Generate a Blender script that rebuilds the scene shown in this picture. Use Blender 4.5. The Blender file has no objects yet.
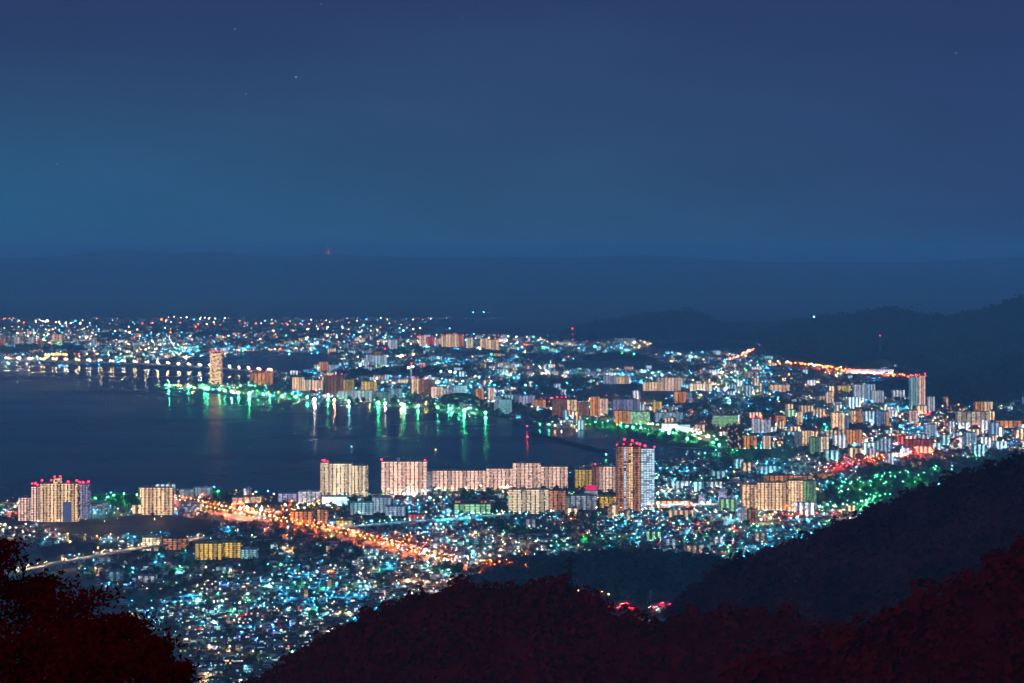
import bpy, bmesh, math, random
from mathutils import Vector, noise
import numpy as np

C = bpy.context.scene.collection
sc = bpy.context.scene
R = math.radians
rnd = random.Random(7)

# ------------------------------------------------------------------ camera
F_PX, HZN, HCAM = 1600.0, 248.0, 490.0          # focal length (px), horizon row, height above the lake (m)
cam_d = bpy.data.cameras.new("camera")
cam = bpy.data.objects.new("camera", cam_d)
C.objects.link(cam)
cam.location = (0, 0, HCAM)
cam.rotation_euler = (R(90), 0, 0)
cam_d.sensor_width = 36.0
cam_d.lens = 36.0 * F_PX / 1024.0
cam_d.shift_y = -(341.5 - HZN) / 1024.0
cam_d.clip_start = 1.0
cam_d.clip_end = 120000.0
sc.camera = cam

# ------------------------------------------------------------------ night sky, added warm sun, exposure
SUN_EL, SUN_AZ = R(28), R(205)                    # added low sun behind the viewer, turns the darks maroon
w = bpy.data.worlds.new("World"); sc.world = w; w.use_nodes = True
nt = w.node_tree; nt.nodes.clear()
def N(t, kind, **kw):
    n = t.nodes.new(kind)
    for k, v in kw.items(): setattr(n, k, v)
    return n
def ln(t, a, b): t.links.new(a, b)
def srgb(r, g, b):
    f = lambda c: (c/255/12.92) if c/255 <= 0.04045 else ((c/255+0.055)/1.055)**2.4
    return (f(r), f(g), f(b), 1.0)
out = N(nt, 'ShaderNodeOutputWorld'); bg = N(nt, 'ShaderNodeBackground')
tc = N(nt, 'ShaderNodeTexCoord'); sep = N(nt, 'ShaderNodeSeparateXYZ')
ln(nt, tc.outputs['Generated'], sep.inputs[0])
ramp = N(nt, 'ShaderNodeValToRGB')
mr = N(nt, 'ShaderNodeMapRange'); mr.inputs['From Min'].default_value = -0.02; mr.inputs['From Max'].default_value = 1.0
ln(nt, sep.outputs['Z'], mr.inputs['Value']); ln(nt, mr.outputs[0], ramp.inputs[0])
e = ramp.color_ramp.elements
e[0].position = 0.0; e[0].color = srgb(46, 87, 125)
e[1].position = 1.0; e[1].color = (0.04, 0.12, 0.28, 1)
for z_, c in ((0.01, srgb(46, 85, 123)), (0.05, srgb(47, 79, 117)), (0.095, srgb(46, 72, 112)), (0.155, srgb(41, 61, 103)), (0.22, srgb(38, 58, 102)), (0.5, (0.035, 0.10, 0.24, 1))):
    q = e.new((z_+0.02)/1.02); q.color = c
# a teal town glow to the left, low down; a violet cast to the right
mx = N(nt, 'ShaderNodeMapRange'); mx.inputs['From Min'].default_value = -0.02; mx.inputs['From Max'].default_value = -0.34
ln(nt, sep.outputs['X'], mx.inputs['Value'])
mz = N(nt, 'ShaderNodeMapRange', interpolation_type='SMOOTHSTEP'); mz.inputs['From Min'].default_value = 0.13; mz.inputs['From Max'].default_value = 0.0
ln(nt, sep.outputs['Z'], mz.inputs['Value'])
mm = N(nt, 'ShaderNodeMath', operation='MULTIPLY'); ln(nt, mx.outputs[0], mm.inputs[0]); ln(nt, mz.outputs[0], mm.inputs[1])
mix1 = N(nt, 'ShaderNodeMixRGB'); mix1.inputs[2].default_value = srgb(40, 91, 131)
ln(nt, mm.outputs[0], mix1.inputs[0]); ln(nt, ramp.outputs[0], mix1.inputs[1])
mx2 = N(nt, 'ShaderNodeMapRange'); mx2.inputs['From Min'].default_value = 0.05; mx2.inputs['From Max'].default_value = 0.34
mx2.inputs['To Max'].default_value = 0.75
ln(nt, sep.outputs['X'], mx2.inputs['Value'])
mix2 = N(nt, 'ShaderNodeMixRGB'); mix2.inputs[2].default_value = srgb(42, 62, 108)
ln(nt, mx2.outputs[0], mix2.inputs[0]); ln(nt, mix1.outputs[0], mix2.inputs[1])
# faint uneven thin cloud
nz = N(nt, 'ShaderNodeTexNoise'); nz.inputs['Scale'].default_value = 3.5; nz.inputs['Detail'].default_value = 4
mp = N(nt, 'ShaderNodeMapping'); mp.inputs['Scale'].default_value = (1, 1, 3)
ln(nt, tc.outputs['Generated'], mp.inputs[0]); ln(nt, mp.outputs[0], nz.inputs['Vector'])
mrn = N(nt, 'ShaderNodeMapRange'); mrn.inputs['From Min'].default_value = 0.3; mrn.inputs['From Max'].default_value = 0.7
mrn.inputs['To Min'].default_value = 0.90; mrn.inputs['To Max'].default_value = 1.10
ln(nt, nz.outputs['Fac'], mrn.inputs['Value'])
sca = N(nt, 'ShaderNodeVectorMath', operation='SCALE'); ln(nt, mix2.outputs[0], sca.inputs[0]); ln(nt, mrn.outputs[0], sca.inputs['Scale'])
sky = N(nt, 'ShaderNodeTexSky', sky_type='NISHITA', sun_disc=False)
sky.sun_elevation = R(-7); sky.sun_rotation = SUN_AZ
nis = N(nt, 'ShaderNodeVectorMath', operation='SCALE'); nis.inputs['Scale'].default_value = 0.05
ln(nt, sky.outputs[0], nis.inputs[0])
add = N(nt, 'ShaderNodeVectorMath', operation='ADD'); ln(nt, sca.outputs[0], add.inputs[0]); ln(nt, nis.outputs[0], add.inputs[1])
# bright band added to the unseen sky behind the viewer, lighting the haze
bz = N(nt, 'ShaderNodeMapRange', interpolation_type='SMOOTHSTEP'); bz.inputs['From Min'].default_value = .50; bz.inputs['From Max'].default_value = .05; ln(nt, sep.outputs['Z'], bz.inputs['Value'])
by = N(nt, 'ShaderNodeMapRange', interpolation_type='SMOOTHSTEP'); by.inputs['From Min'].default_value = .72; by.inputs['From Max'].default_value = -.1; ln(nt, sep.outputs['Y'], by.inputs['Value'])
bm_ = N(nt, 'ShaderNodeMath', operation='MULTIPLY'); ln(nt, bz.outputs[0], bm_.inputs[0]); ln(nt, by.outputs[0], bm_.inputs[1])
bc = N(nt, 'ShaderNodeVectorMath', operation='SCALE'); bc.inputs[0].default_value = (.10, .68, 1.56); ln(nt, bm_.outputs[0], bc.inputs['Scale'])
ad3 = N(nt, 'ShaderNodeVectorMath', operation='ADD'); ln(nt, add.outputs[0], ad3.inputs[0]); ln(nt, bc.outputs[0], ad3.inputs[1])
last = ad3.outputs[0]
for sx, sy, s, b in ((235, 29, .9, .10), (296, 77, 1.0, .18), (246, 94, .8, .10), (302, 134, .7, .06), (57, 164, .8, .08),
                     (321, 4, .8, .08), (956, 53, .9, .10), (462, 18, .7, .07), (461, 76, .6, .06), (126, 38, .6, .05)):
    d = Vector(((sx-512)/F_PX, 1.0, -(sy-HZN)/F_PX)).normalized()
    dn = N(nt, 'ShaderNodeVectorMath', operation='DISTANCE'); dn.inputs[1].default_value = d
    nv = N(nt, 'ShaderNodeVectorMath', operation='NORMALIZE'); ln(nt, tc.outputs['Generated'], nv.inputs[0]); ln(nt, nv.outputs[0], dn.inputs[0])
    lt = N(nt, 'ShaderNodeMath', operation='LESS_THAN'); ln(nt, dn.outputs['Value'], lt.inputs[0]); lt.inputs[1].default_value = s*0.0006
    sc_ = N(nt, 'ShaderNodeVectorMath', operation='SCALE'); sc_.inputs[0].default_value = (b*.7, b, b*1.3); ln(nt, lt.outputs[0], sc_.inputs['Scale'])
    a2 = N(nt, 'ShaderNodeVectorMath', operation='ADD'); ln(nt, last, a2.inputs[0]); ln(nt, sc_.outputs[0], a2.inputs[1]); last = a2.outputs[0]
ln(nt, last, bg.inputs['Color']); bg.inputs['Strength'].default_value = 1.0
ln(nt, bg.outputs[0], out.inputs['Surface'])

sd = bpy.data.lights.new("warm_fill_sun", 'SUN'); sun = bpy.data.objects.new("warm_fill_sun", sd); C.objects.link(sun)  # dim reddish lamp added to warm the dark tones
sd.energy = 0.21; sd.angle = R(0.5); sd.color = (1.0, 0.62, 0.55)
sun.rotation_euler = (R(90)-SUN_EL, 0, R(180)-SUN_AZ)
sun.location = (0, -200, 900)

sc.view_settings.view_transform = 'Standard'; sc.view_settings.look = 'None'
sc.view_settings.exposure = 0.0; sc.view_settings.gamma = 1.0; sc.view_settings.use_curve_mapping = False
sc.render.engine = 'CYCLES'
cy = sc.cycles
cy.use_denoising = True
try:
    cy.denoiser = 'OPENIMAGEDENOISE'; cy.denoising_input_passes = 'RGB_ALBEDO_NORMAL'; cy.denoising_prefilter = 'ACCURATE'
except Exception: pass
cy.max_bounces = 4; cy.diffuse_bounces = 2; cy.glossy_bounces = 2; cy.transmission_bounces = 1; cy.volume_bounces = 0
cy.transparent_max_bounces = 4
cy.sample_clamp_indirect = 4.0
cy.use_light_tree = True
cy.caustics_reflective = False; cy.caustics_refractive = False
cy.use_adaptive_sampling = False

# ------------------------------------------------------------------ helpers
def G(px, py, z=0.0):
    """ground point seen at pixel (px, py) of the photograph, at height z"""
    D = (HCAM - z)*F_PX/(py - HZN)
    return Vector(((px-512)/F_PX*D, D, z))
def at(px, py, D):
    """point seen at (px, py) at distance D"""
    return Vector(((px-512)/F_PX*D, D, HCAM - (py-HZN)/F_PX*D))
def pix(x, y, z=0.0):
    return 512 + x/y*F_PX, HZN + (HCAM-z)/y*F_PX
def m_per_px(py): return HCAM/(py-HZN)

def tag(o, label=None, cat=None, group=None, kind=None):
    if label: o['label'] = label
    if cat: o['category'] = cat
    if group: o['group'] = group
    if kind: o['kind'] = kind
    return o
def empty(name, loc, rz=0.0):
    o = bpy.data.objects.new(name, None); C.objects.link(o)
    o.location = loc; o.rotation_euler = (0, 0, rz); o.empty_display_size = 3
    return o

class MB:
    """mesh builder: faces with a material slot, wall colour, lit colour, lit share and window uv"""
    def __init__(s): s.v=[]; s.f=[]; s.m=[]; s.c=[]; s.l=[]; s.p=[]; s.uv=[]
    def face(s, pts, m=0, col=(.3,.3,.3), lit=(0,0,0), lp=0.0, uv=None):
        i = len(s.v); s.v.extend(pts); s.f.append(tuple(range(i, i+len(pts))))
        s.m.append(m); s.c.append(col); s.l.append(lit); s.p.append(lp)
        s.uv.extend(uv if uv else [(0.0, 0.0)]*len(pts))
    def raw(s, verts, faces, m=0, col=(.3,.3,.3)):
        i = len(s.v); s.v.extend(verts)
        for f in faces:
            s.f.append(tuple(i+k for k in f)); s.m.append(m); s.c.append(col); s.l.append((0,0,0)); s.p.append(0.0)
            s.uv.extend([(0.0,0.0)]*len(f))
    def box(s, cx, cy, z0, w, d, h, rz=0, col=(.3,.3,.3), m=0, wm=None, lit=(0,0,0), lp=0.0, bay=3.2, flr=3.0, roofcol=None, rm=None, faces='FBLRT'):
        """box; walls can take material wm with a window grid"""
        cr, sr = math.cos(rz), math.sin(rz)
        T = lambda x, y, z: (cx + x*cr - y*sr, cy + x*sr + y*cr, z)
        a, b = w/2, d/2; z1 = z0+h
        wm = m if wm is None else wm
        ou, ov = rnd.randrange(0, 4000), rnd.randrange(0, 4000)
        nf = max(1, round(h/flr))
        for key, p, q in (('F', (-a,-b), (a,-b)), ('R', (a,-b), (a,b)), ('B', (a,b), (-a,b)), ('L', (-a,b), (-a,-b))):
            if key not in faces: continue
            nb = max(1, round(math.dist(p, q)/bay))
            s.face([T(*p,z0), T(*q,z0), T(*q,z1), T(*p,z1)], wm, col, lit, lp, [(ou,ov),(ou+nb,ov),(ou+nb,ov+nf),(ou,ov+nf)])
            ou += 57
        if 'T' in faces: s.face([T(-a,-b,z1), T(a,-b,z1), T(a,b,z1), T(-a,b,z1)], m if rm is None else rm, roofcol or col)
        if 'D' in faces: s.face([T(-a,b,z0), T(a,b,z0), T(a,-b,z0), T(-a,-b,z0)], m, col)
    def hip(s, cx, cy, z0, w, d, h, rz=0, col=(.1,.1,.1), m=0, gable=False, over=0.5, wall=None):
        cr, sr = math.cos(rz), math.sin(rz)
        T = lambda x, y, z: (cx + x*cr - y*sr, cy + x*sr + y*cr, z)
        a, b = w/2+over, d/2+over
        r = a if gable else max(0.0, a-b)
        A, B, Cc, Dd = T(-a,-b,z0), T(a,-b,z0), T(a,b,z0), T(-a,b,z0)
        E, Fp = T(-r,0,z0+h), T(r,0,z0+h)
        s.face([A,B,Fp,E], m, col); s.face([Cc,Dd,E,Fp], m, col)
        s.face([B,Cc,Fp], m, wall if gable and wall else col); s.face([Dd,A,E], m, wall if gable and wall else col)
    def octa(s, x, y, z, r, m=0):
        s.raw([(x+r,y,z),(x-r,y,z),(x,y+r,z),(x,y-r,z),(x,y,z+r),(x,y,z-r)],
              [(0,2,4),(2,1,4),(1,3,4),(3,0,4),(2,0,5),(1,2,5),(3,1,5),(0,3,5)], m)
    def shade_lamp(s, x, y, z, r, m=0, cap=1):
        """shaded street lamp head: lit disc under an opaque cap"""
        s.face([(x-r,y-r,z),(x-r,y+r,z),(x+r,y+r,z),(x+r,y-r,z)], m)
        c = r*1.15
        s.box(x, y, z+.06, 2*c, 2*c, .16, 0, (.25,.25,.25), cap, faces='FBLRTD')
    def tube(s, pts, rad, m=0, col=(.2,.2,.2), n=6, cap=True):
        """closed tube along pts with one radius per point"""
        i0 = len(s.v); pts = [Vector(p) for p in pts]
        vs = []
        for k, p in enumerate(pts):
            d = (pts[min(k+1, len(pts)-1)] - pts[max(k-1, 0)]).normalized()
            u = d.cross(Vector((0.3,0.9,0.1))); u = u.normalized() if u.length > 1e-4 else Vector((1,0,0))
            v = d.cross(u)
            for j in range(n):
                a = 2*math.pi*j/n; vs.append(tuple(p + rad[k]*(math.cos(a)*u + math.sin(a)*v)))
        fs = []
        for k in range(len(pts)-1):
            for j in range(n):
                fs.append((k*n+j, k*n+(j+1)%n, (k+1)*n+(j+1)%n, (k+1)*n+j))
        if cap:
            fs.append(tuple(range(n-1,-1,-1))); fs.append(tuple(range((len(pts)-1)*n, len(pts)*n)))
        s.raw(vs, fs, m, col)
    def build(s, name, mats, parent=None, loc=None, rz=0.0, smooth=False, weld=False):
        me = bpy.data.meshes.new(name)
        me.from_pydata(s.v, [], s.f)
        for mt in (mats if isinstance(mats, (list, tuple)) else [mats]): me.materials.append(mt)
        n = len(s.f)
        me.polygons.foreach_set('material_index', np.array(s.m, dtype=np.int32))
        if smooth: me.polygons.foreach_set('use_smooth', np.ones(n, dtype=bool))
        a = me.attributes.new('Col', 'FLOAT_COLOR', 'FACE'); b = np.ones((n,4), dtype=np.float32); b[:,:3] = np.array(s.c, dtype=np.float32); a.data.foreach_set('color', b.ravel())
        if any(s.p):
            a = me.attributes.new('Lit', 'FLOAT_COLOR', 'FACE'); b = np.ones((n,4), dtype=np.float32); b[:,:3] = np.array(s.l, dtype=np.float32); a.data.foreach_set('color', b.ravel())
            a = me.attributes.new('LitShare', 'FLOAT', 'FACE'); a.data.foreach_set('value', np.array(s.p, dtype=np.float32))
            u = me.uv_layers.new(name='UVMap'); u.data.foreach_set('uv', np.array(s.uv, dtype=np.float32).ravel())
        if weld:
            bm = bmesh.new(); bm.from_mesh(me); bmesh.ops.remove_doubles(bm, verts=bm.verts, dist=0.002); bm.to_mesh(me); bm.free()
        me.update()
        o = bpy.data.objects.new(name, me); C.objects.link(o)
        if parent: o.parent = parent
        if loc is not None: o.location = loc
        if rz: o.rotation_euler = (0,0,rz)
        return o

# ------------------------------------------------------------------ materials
def mat(name, col=(.3,.3,.3), rough=.85, attr=False, noise_amt=0.25, nscale=0.08, spec=0.2, metallic=0.0):
    m = bpy.data.materials.new(name); m.use_nodes = True; t = m.node_tree
    p = t.nodes['Principled BSDF']; p.inputs['Roughness'].default_value = rough
    p.inputs['Specular IOR Level'].default_value = spec; p.inputs['Metallic'].default_value = metallic
    g = N(t, 'ShaderNodeNewGeometry')
    n = N(t, 'ShaderNodeTexNoise'); n.inputs['Scale'].default_value = nscale; n.inputs['Detail'].default_value = 5
    ln(t, g.outputs['Position'], n.inputs['Vector'])
    r = N(t, 'ShaderNodeMapRange'); r.inputs['From Min'].default_value = .3; r.inputs['From Max'].default_value = .7
    r.inputs['To Min'].default_value = 1-noise_amt; r.inputs['To Max'].default_value = 1+noise_amt
    ln(t, n.outputs['Fac'], r.inputs['Value'])
    sv = N(t, 'ShaderNodeVectorMath', operation='SCALE'); ln(t, r.outputs[0], sv.inputs['Scale'])
    if attr:
        a = N(t, 'ShaderNodeAttribute'); a.attribute_name = 'Col'; ln(t, a.outputs['Color'], sv.inputs[0])
    else: sv.inputs[0].default_value = col[:3]
    ln(t, sv.outputs[0], p.inputs['Base Color'])
    return m
def emit(name, col, strength, sample=True):
    m = bpy.data.materials.new(name); m.use_nodes = True; t = m.node_tree; t.nodes.clear()
    o = N(t, 'ShaderNodeOutputMaterial'); q = N(t, 'ShaderNodeEmission')
    q.inputs['Color'].default_value = (*col, 1); q.inputs['Strength'].default_value = strength
    ln(t, q.outputs[0], o.inputs['Surface'])
    m.cycles.emission_sampling = 'AUTO' if sample else 'NONE'
    return m
def facade_mat(name='lit_facade', wx=(.10,.90), wy=(.30,.92), vary=.9, tinted=.55, glass=.08, dim=0.0):
    """painted wall with a window grid; some windows have the lights on"""
    m = bpy.data.materials.new(name); m.use_nodes = True; t = m.node_tree
    p = t.nodes['Principled BSDF']; p.inputs['Roughness'].default_value = .7; p.inputs['Specular IOR Level'].default_value = .2
    uv = N(t, 'ShaderNodeUVMap'); s = N(t, 'ShaderNodeSeparateXYZ'); ln(t, uv.outputs[0], s.inputs[0])
    def M(op, a, b=None):
        q = N(t, 'ShaderNodeMath', operation=op)
        for i, x in enumerate((a, b)):
            if x is None: continue
            if isinstance(x, (int, float)): q.inputs[i].default_value = x
            else: ln(t, x, q.inputs[i])
        return q.outputs[0]
    fu, fv = M('FRACT', s.outputs[0]), M('FRACT', s.outputs[1])
    k = M('MULTIPLY', M('MULTIPLY', M('GREATER_THAN', fu, wx[0]), M('LESS_THAN', fu, wx[1])), M('MULTIPLY', M('GREATER_THAN', fv, wy[0]), M('LESS_THAN', fv, wy[1])))
    cb = N(t, 'ShaderNodeCombineXYZ'); ln(t, M('FLOOR', s.outputs[0]), cb.inputs[0]); ln(t, M('FLOOR', s.outputs[1]), cb.inputs[1])
    wn = N(t, 'ShaderNodeTexWhiteNoise', noise_dimensions='2D'); ln(t, cb.outputs[0], wn.inputs['Vector'])
    sh = N(t, 'ShaderNodeAttribute'); sh.attribute_name = 'LitShare'
    lit = N(t, 'ShaderNodeAttribute'); lit.attribute_name = 'Lit'
    on = M('MAXIMUM', M('LESS_THAN', wn.outputs['Value'], sh.outputs['Fac']), dim)  # dim: unlit gallery cells still glow, standing for light from their neighbours
    sr = N(t, 'ShaderNodeSeparateColor'); ln(t, wn.outputs['Color'], sr.inputs[0])
    amp = M('MULTIPLY', M('MULTIPLY', on, k), M('ADD', M('MULTIPLY', sr.outputs[1], vary), 1-vary/2))
    tint = N(t, 'ShaderNodeMixRGB', blend_type='MULTIPLY'); tint.inputs[0].default_value = tinted
    cr = N(t, 'ShaderNodeValToRGB'); cr.color_ramp.elements[0].color = (1,.66,.42,1); cr.color_ramp.elements[1].color = (.7,.9,1,1)
    cr.color_ramp.elements.new(.5).color = (1,1,1,1)
    ln(t, sr.outputs[2], cr.inputs[0]); ln(t, lit.outputs['Color'], tint.inputs[1]); ln(t, cr.outputs[0], tint.inputs[2])
    a = N(t, 'ShaderNodeAttribute'); a.attribute_name = 'Col'
    dk = N(t, 'ShaderNodeMixRGB'); dk.inputs[2].default_value = (.03,.035,.04,1); ln(t, k if glass < .5 else M('MULTIPLY', k, .4), dk.inputs[0]); ln(t, a.outputs['Color'], dk.inputs[1])
    ln(t, dk.outputs[0], p.inputs['Base Color'])
    ln(t, tint.outputs[0], p.inputs['Emission Color']); ln(t, amp, p.inputs['Emission Strength'])
    m.cycles.emission_sampling = 'NONE'
    return m

M_WALL = mat('painted_wall', attr=True, noise_amt=.15, nscale=.3)
M_FAC = facade_mat()
M_GAL = facade_mat('lit_gallery', (-.01,1.01), (.02,.98), .45, .3, .9, .38)
M_GROUND = mat('town_ground', (.13,.115,.11), .9, nscale=.02, noise_amt=.45)
M_ROAD = mat('asphalt', (.15,.14,.135), .8, nscale=.1)
M_LINE = mat('road_paint', (.7,.7,.68), .7)
M_CONC = mat('concrete', (.32,.31,.30), .8, nscale=.15)
M_STEEL = mat('galvanised_steel', (.35,.36,.37), .5, metallic=.6, nscale=.5)
M_DARKSTEEL = mat('dark_steel', (.06,.06,.065), .6, nscale=.5)
M_FIELD = mat('bare_field', (.055,.045,.05), .95, nscale=.03, noise_amt=.5)
M_GRASS = mat('lawn', (.05,.10,.04), .95, nscale=.05, noise_amt=.4)
M_FOREST = mat('forest_foliage', (.040,.050,.045), .9, nscale=.02, noise_amt=.6, spec=.05)
M_NEARFOL = mat('autumn_foliage', (.18,.003,.003), .9, nscale=.05, noise_amt=.2, spec=.0)
M_MIDFOL = mat('dusky_foliage', (.085,.010,.020), .9, nscale=.03, noise_amt=.6, spec=.02)
M_HILL = mat('wooded_slope', (.040,.045,.045), .95, nscale=.01, noise_amt=.6, spec=.05)
M_NEARHILL = mat('leaf_litter_slope', (.16,.003,.003), .95, nscale=.03, noise_amt=.3, spec=.0)
M_BARK = mat('bark', (.05,.025,.02), .95, nscale=2)
M_PARK = mat('park_foliage', (.05,.115,.045), .9, nscale=.2, noise_amt=.5, spec=.05)

HUE = {'teal': (.03,.46,.95), 'cyan': (.25,.88,1.0), 'white': (1.0,.93,.86), 'warm': (1.0,.60,.28), 'orange': (1.0,.105,.010),
       'green': (.06,1.0,.34), 'red': (1.0,.015,.05), 'blue': (.05,.22,1.0), 'pink': (1.0,.30,.40), 'yellow': (1.0,.62,.10)}
M_LAMP = {}
def lampmat(h, band, sample=True):
    k = (h, band, sample)
    if k not in M_LAMP:
        s = {'near': 70.0, 'mid': 70.0, 'town': 34.0, 'far': 26.0, 'pool': 1500.0, 'shore': 420.0, 'flood': 300.0, 'beacon': 13.0, 'dim': 3.0}[band]
        M_LAMP[k] = emit('%s_lamp_%s' % (h, {'near':'bright','mid':'medium','far':'soft','town':'small','pool':'shaded','shore':'shore','flood':'flood','beacon':'beacon','dim':'dim'}[band]), HUE[h], s, sample)
    return M_LAMP[k]

def inside(poly, x, y):
    r = False; j = len(poly)-1
    for i in range(len(poly)):
        xi, yi = poly[i]; xj, yj = poly[j]
        if (yi > y) != (yj > y) and x < (xj-xi)*(y-yi)/(yj-yi)+xi: r = not r
        j = i
    return r
def polydist(poly, x, y):
    b = 1e9
    for (x0,y0),(x1,y1) in zip(poly, poly[1:]):
        dx, dy = x1-x0, y1-y0; L = dx*dx+dy*dy
        t = 0 if L == 0 else max(0, min(1, ((x-x0)*dx+(y-y0)*dy)/L))
        b = min(b, math.hypot(x-x0-t*dx, y-y0-t*dy))
    return b
def along(poly, step, off=0.0):
    """points every step metres along a ground polyline"""
    acc = off
    for (x0,y0),(x1,y1) in zip(poly, poly[1:]):
        L = math.hypot(x1-x0, y1-y0)
        while acc <= L:
            t = acc/L; yield x0+(x1-x0)*t, y0+(y1-y0)*t, math.atan2(y1-y0, x1-x0); acc += step
        acc -= L
def gp(pts): return [tuple(G(a,b)[:2]) for a, b in pts]

# ------------------------------------------------------------------ ground, lake, haze
def grid_sheet(name, xs, ys, zf, m, kind='structure', label=None):
    b = MB(); nx, ny = len(xs), len(ys)
    V = [(x, y, zf(x, y)) for y in ys for x in xs]
    Fs = [(j*nx+i, j*nx+i+1, (j+1)*nx+i+1, (j+1)*nx+i) for j in range(ny-1) for i in range(nx-1)]
    b.raw(V, Fs)
    return tag(b.build(name, m, smooth=True), kind=kind)
grid_sheet('ground', [-26000, -8000, -3000, 0, 3000, 8000, 26000], [-2600, 0, 3000, 6000, 10000, 20000, 44000], lambda x, y: 0.0, M_GROUND)

LAKE_PX = [(-420,509),(0,505),(90,500),(130,494),(200,490),(260,497),(330,497),(400,493),(430,490),(560,470),(600,464),(650,462),
           (715,459),(728,453),(700,449),(680,448),(640,441),(600,433),(575,429),(540,427),(524,425),(510,420),(490,417),(450,412),(400,408),(340,404),(300,401),
           (250,397),(200,392),(162,389),(158,387.5),(166,385),(215,384),(232,378),(270,374),(300,371),(328,366),(345,358),(330,352.5),(270,352),(215,353.5),
           (200,357),(110,362),(60,366),(0,366.5),(-300,369)]
LAKE = gp(LAKE_PX)
M_WATER = bpy.data.materials.new('lake_water'); M_WATER.use_nodes = True
t = M_WATER.node_tree; p = t.nodes['Principled BSDF']
p.inputs['Base Color'].default_value = (.003, .008, .022, 1); p.inputs['IOR'].default_value = 1.33
g = N(t, 'ShaderNodeNewGeometry'); n = N(t, 'ShaderNodeTexNoise'); n.inputs['Scale'].default_value = .006; n.inputs['Detail'].default_value = 7
mp = N(t, 'ShaderNodeMapping'); mp.inputs['Scale'].default_value = (.22, 1, 1)
ln(t, g.outputs['Position'], mp.inputs[0]); ln(t, mp.outputs[0], n.inputs['Vector'])
r = N(t, 'ShaderNodeMapRange'); r.inputs['From Min'].default_value = .3; r.inputs['From Max'].default_value = .7
r.inputs['To Min'].default_value = .17; r.inputs['To Max'].default_value = .33
ln(t, n.outputs['Fac'], r.inputs['Value']); ln(t, r.outputs[0], p.inputs['Roughness'])
b = MB(); b.raw([(x, y, .3) for x, y in LAKE], [tuple(range(len(LAKE)))[::-1]])
tag(b.build('lake_water', M_WATER), kind='structure')
# stone embankment along the water's edge
b = MB()
n_ = len(LAKE)
sgn = sum(LAKE[i][0]*LAKE[(i+1)%n_][1]-LAKE[(i+1)%n_][0]*LAKE[i][1] for i in range(n_))
off = []
for i in range(n_):
    (x0,y0),(x1,y1) = LAKE[i-1], LAKE[(i+1)%n_]
    d = Vector((x1-x0, y1-y0)).normalized(); nn = Vector((d.y, -d.x))*(1 if sgn > 0 else -1)
    off.append((LAKE[i][0]+nn.x*3, LAKE[i][1]+nn.y*3))
V = [(x,y,-1) for x,y in LAKE]+[(x,y,1.6) for x,y in LAKE]+[(x,y,1.6) for x,y in off]+[(x,y,-1) for x,y in off]
Fs = []
for i in range(n_):
    j = (i+1) % n_
    for k in range(4): Fs.append((i+k*n_, j+k*n_, j+((k+1)%4)*n_, i+((k+1)%4)*n_))
b.raw(V, Fs); tag(b.build('embankment', M_CONC), kind='structure')

HAZE_D = 9.4e-5
M_HAZE = bpy.data.materials.new('night_haze'); M_HAZE.use_nodes = True; t = M_HAZE.node_tree; t.nodes.clear()
o_ = N(t, 'ShaderNodeOutputMaterial'); pv = N(t, 'ShaderNodeVolumePrincipled')
pv.inputs['Color'].default_value = (.58, .85, 1.0, 1); pv.inputs['Density'].default_value = HAZE_D; pv.inputs['Anisotropy'].default_value = 0.1
ln(t, pv.outputs[0], o_.inputs['Volume'])
b = MB(); b.box(0, 20700, -1, 52200, 46800, 541, faces='FBLRTD')
tag(b.build('haze', M_HAZE, weld=True), kind='stuff')

# ------------------------------------------------------------------ hills
def fbm(x, y, s, o=4): return noise.fractal(Vector((x*s, y*s, 3.7)), 1.0, 2.0, o)
SURF = {}
def ridge(name, crest, near, far, m, rough=0.0, rscale=.002, cols=120, rows=26, floor=-2.0, near_floor=None, cliff=1.6):
    """hill range from its crest line (px, py, distance); near/far: how far its two slopes run"""
    pts = [at(*c) for c in crest]
    acc = [0.0]
    for a, b2 in zip(pts, pts[1:]): acc.append(acc[-1] + (b2-a).length)
    def crest_at(u):
        s = u*acc[-1]; k = max(0, min(len(pts)-2, next((i for i in range(len(acc)-1) if acc[i+1] >= s), len(pts)-2)))
        tt = (s-acc[k])/max(1e-6, acc[k+1]-acc[k]); tt = max(0, min(1, tt))
        p0, p1, p2, p3 = pts[max(k-1,0)], pts[k], pts[k+1], pts[min(k+2,len(pts)-1)]
        q = 0.5*((2*p1)+(-p0+p2)*tt+(2*p0-5*p1+4*p2-p3)*tt*tt+(-p0+3*p1-3*p2+p3)*tt**3)
        return q
    nf = floor if near_floor is None else near_floor
    def surf(u, v):
        c = crest_at(u)
        L = near if v < 0 else far; fl = nf if v < 0 else floor
        a = abs(v)
        prof = (1-a)**cliff if v < 0 else (1-a)**1.3
        x, y = c.x, c.y + v*L
        if v < 0: x = c.x*(1 + 0.25*v*L/c.y)
        z = fl + (c.z-fl)*prof
        bump = rough*fbm(x, y, rscale)*min(1, a*5+.12)*min(1, (1-a)*4)
        return Vector((x, y, z + bump))
    us = [i/(cols-1) for i in range(cols)]; vs = [-1+2*j/(rows*2) for j in range(rows*2+1)]
    b = MB(); b.raw([tuple(surf(u, v)) for v in vs for u in us], [(j*cols+i, j*cols+i+1, (j+1)*cols+i+1, (j+1)*cols+i) for j in range(len(vs)-1) for i in range(cols-1)])
    o = tag(b.build(name, m, smooth=True), kind='structure'); SURF[name] = surf
    return surf
FAR = 23000
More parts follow.
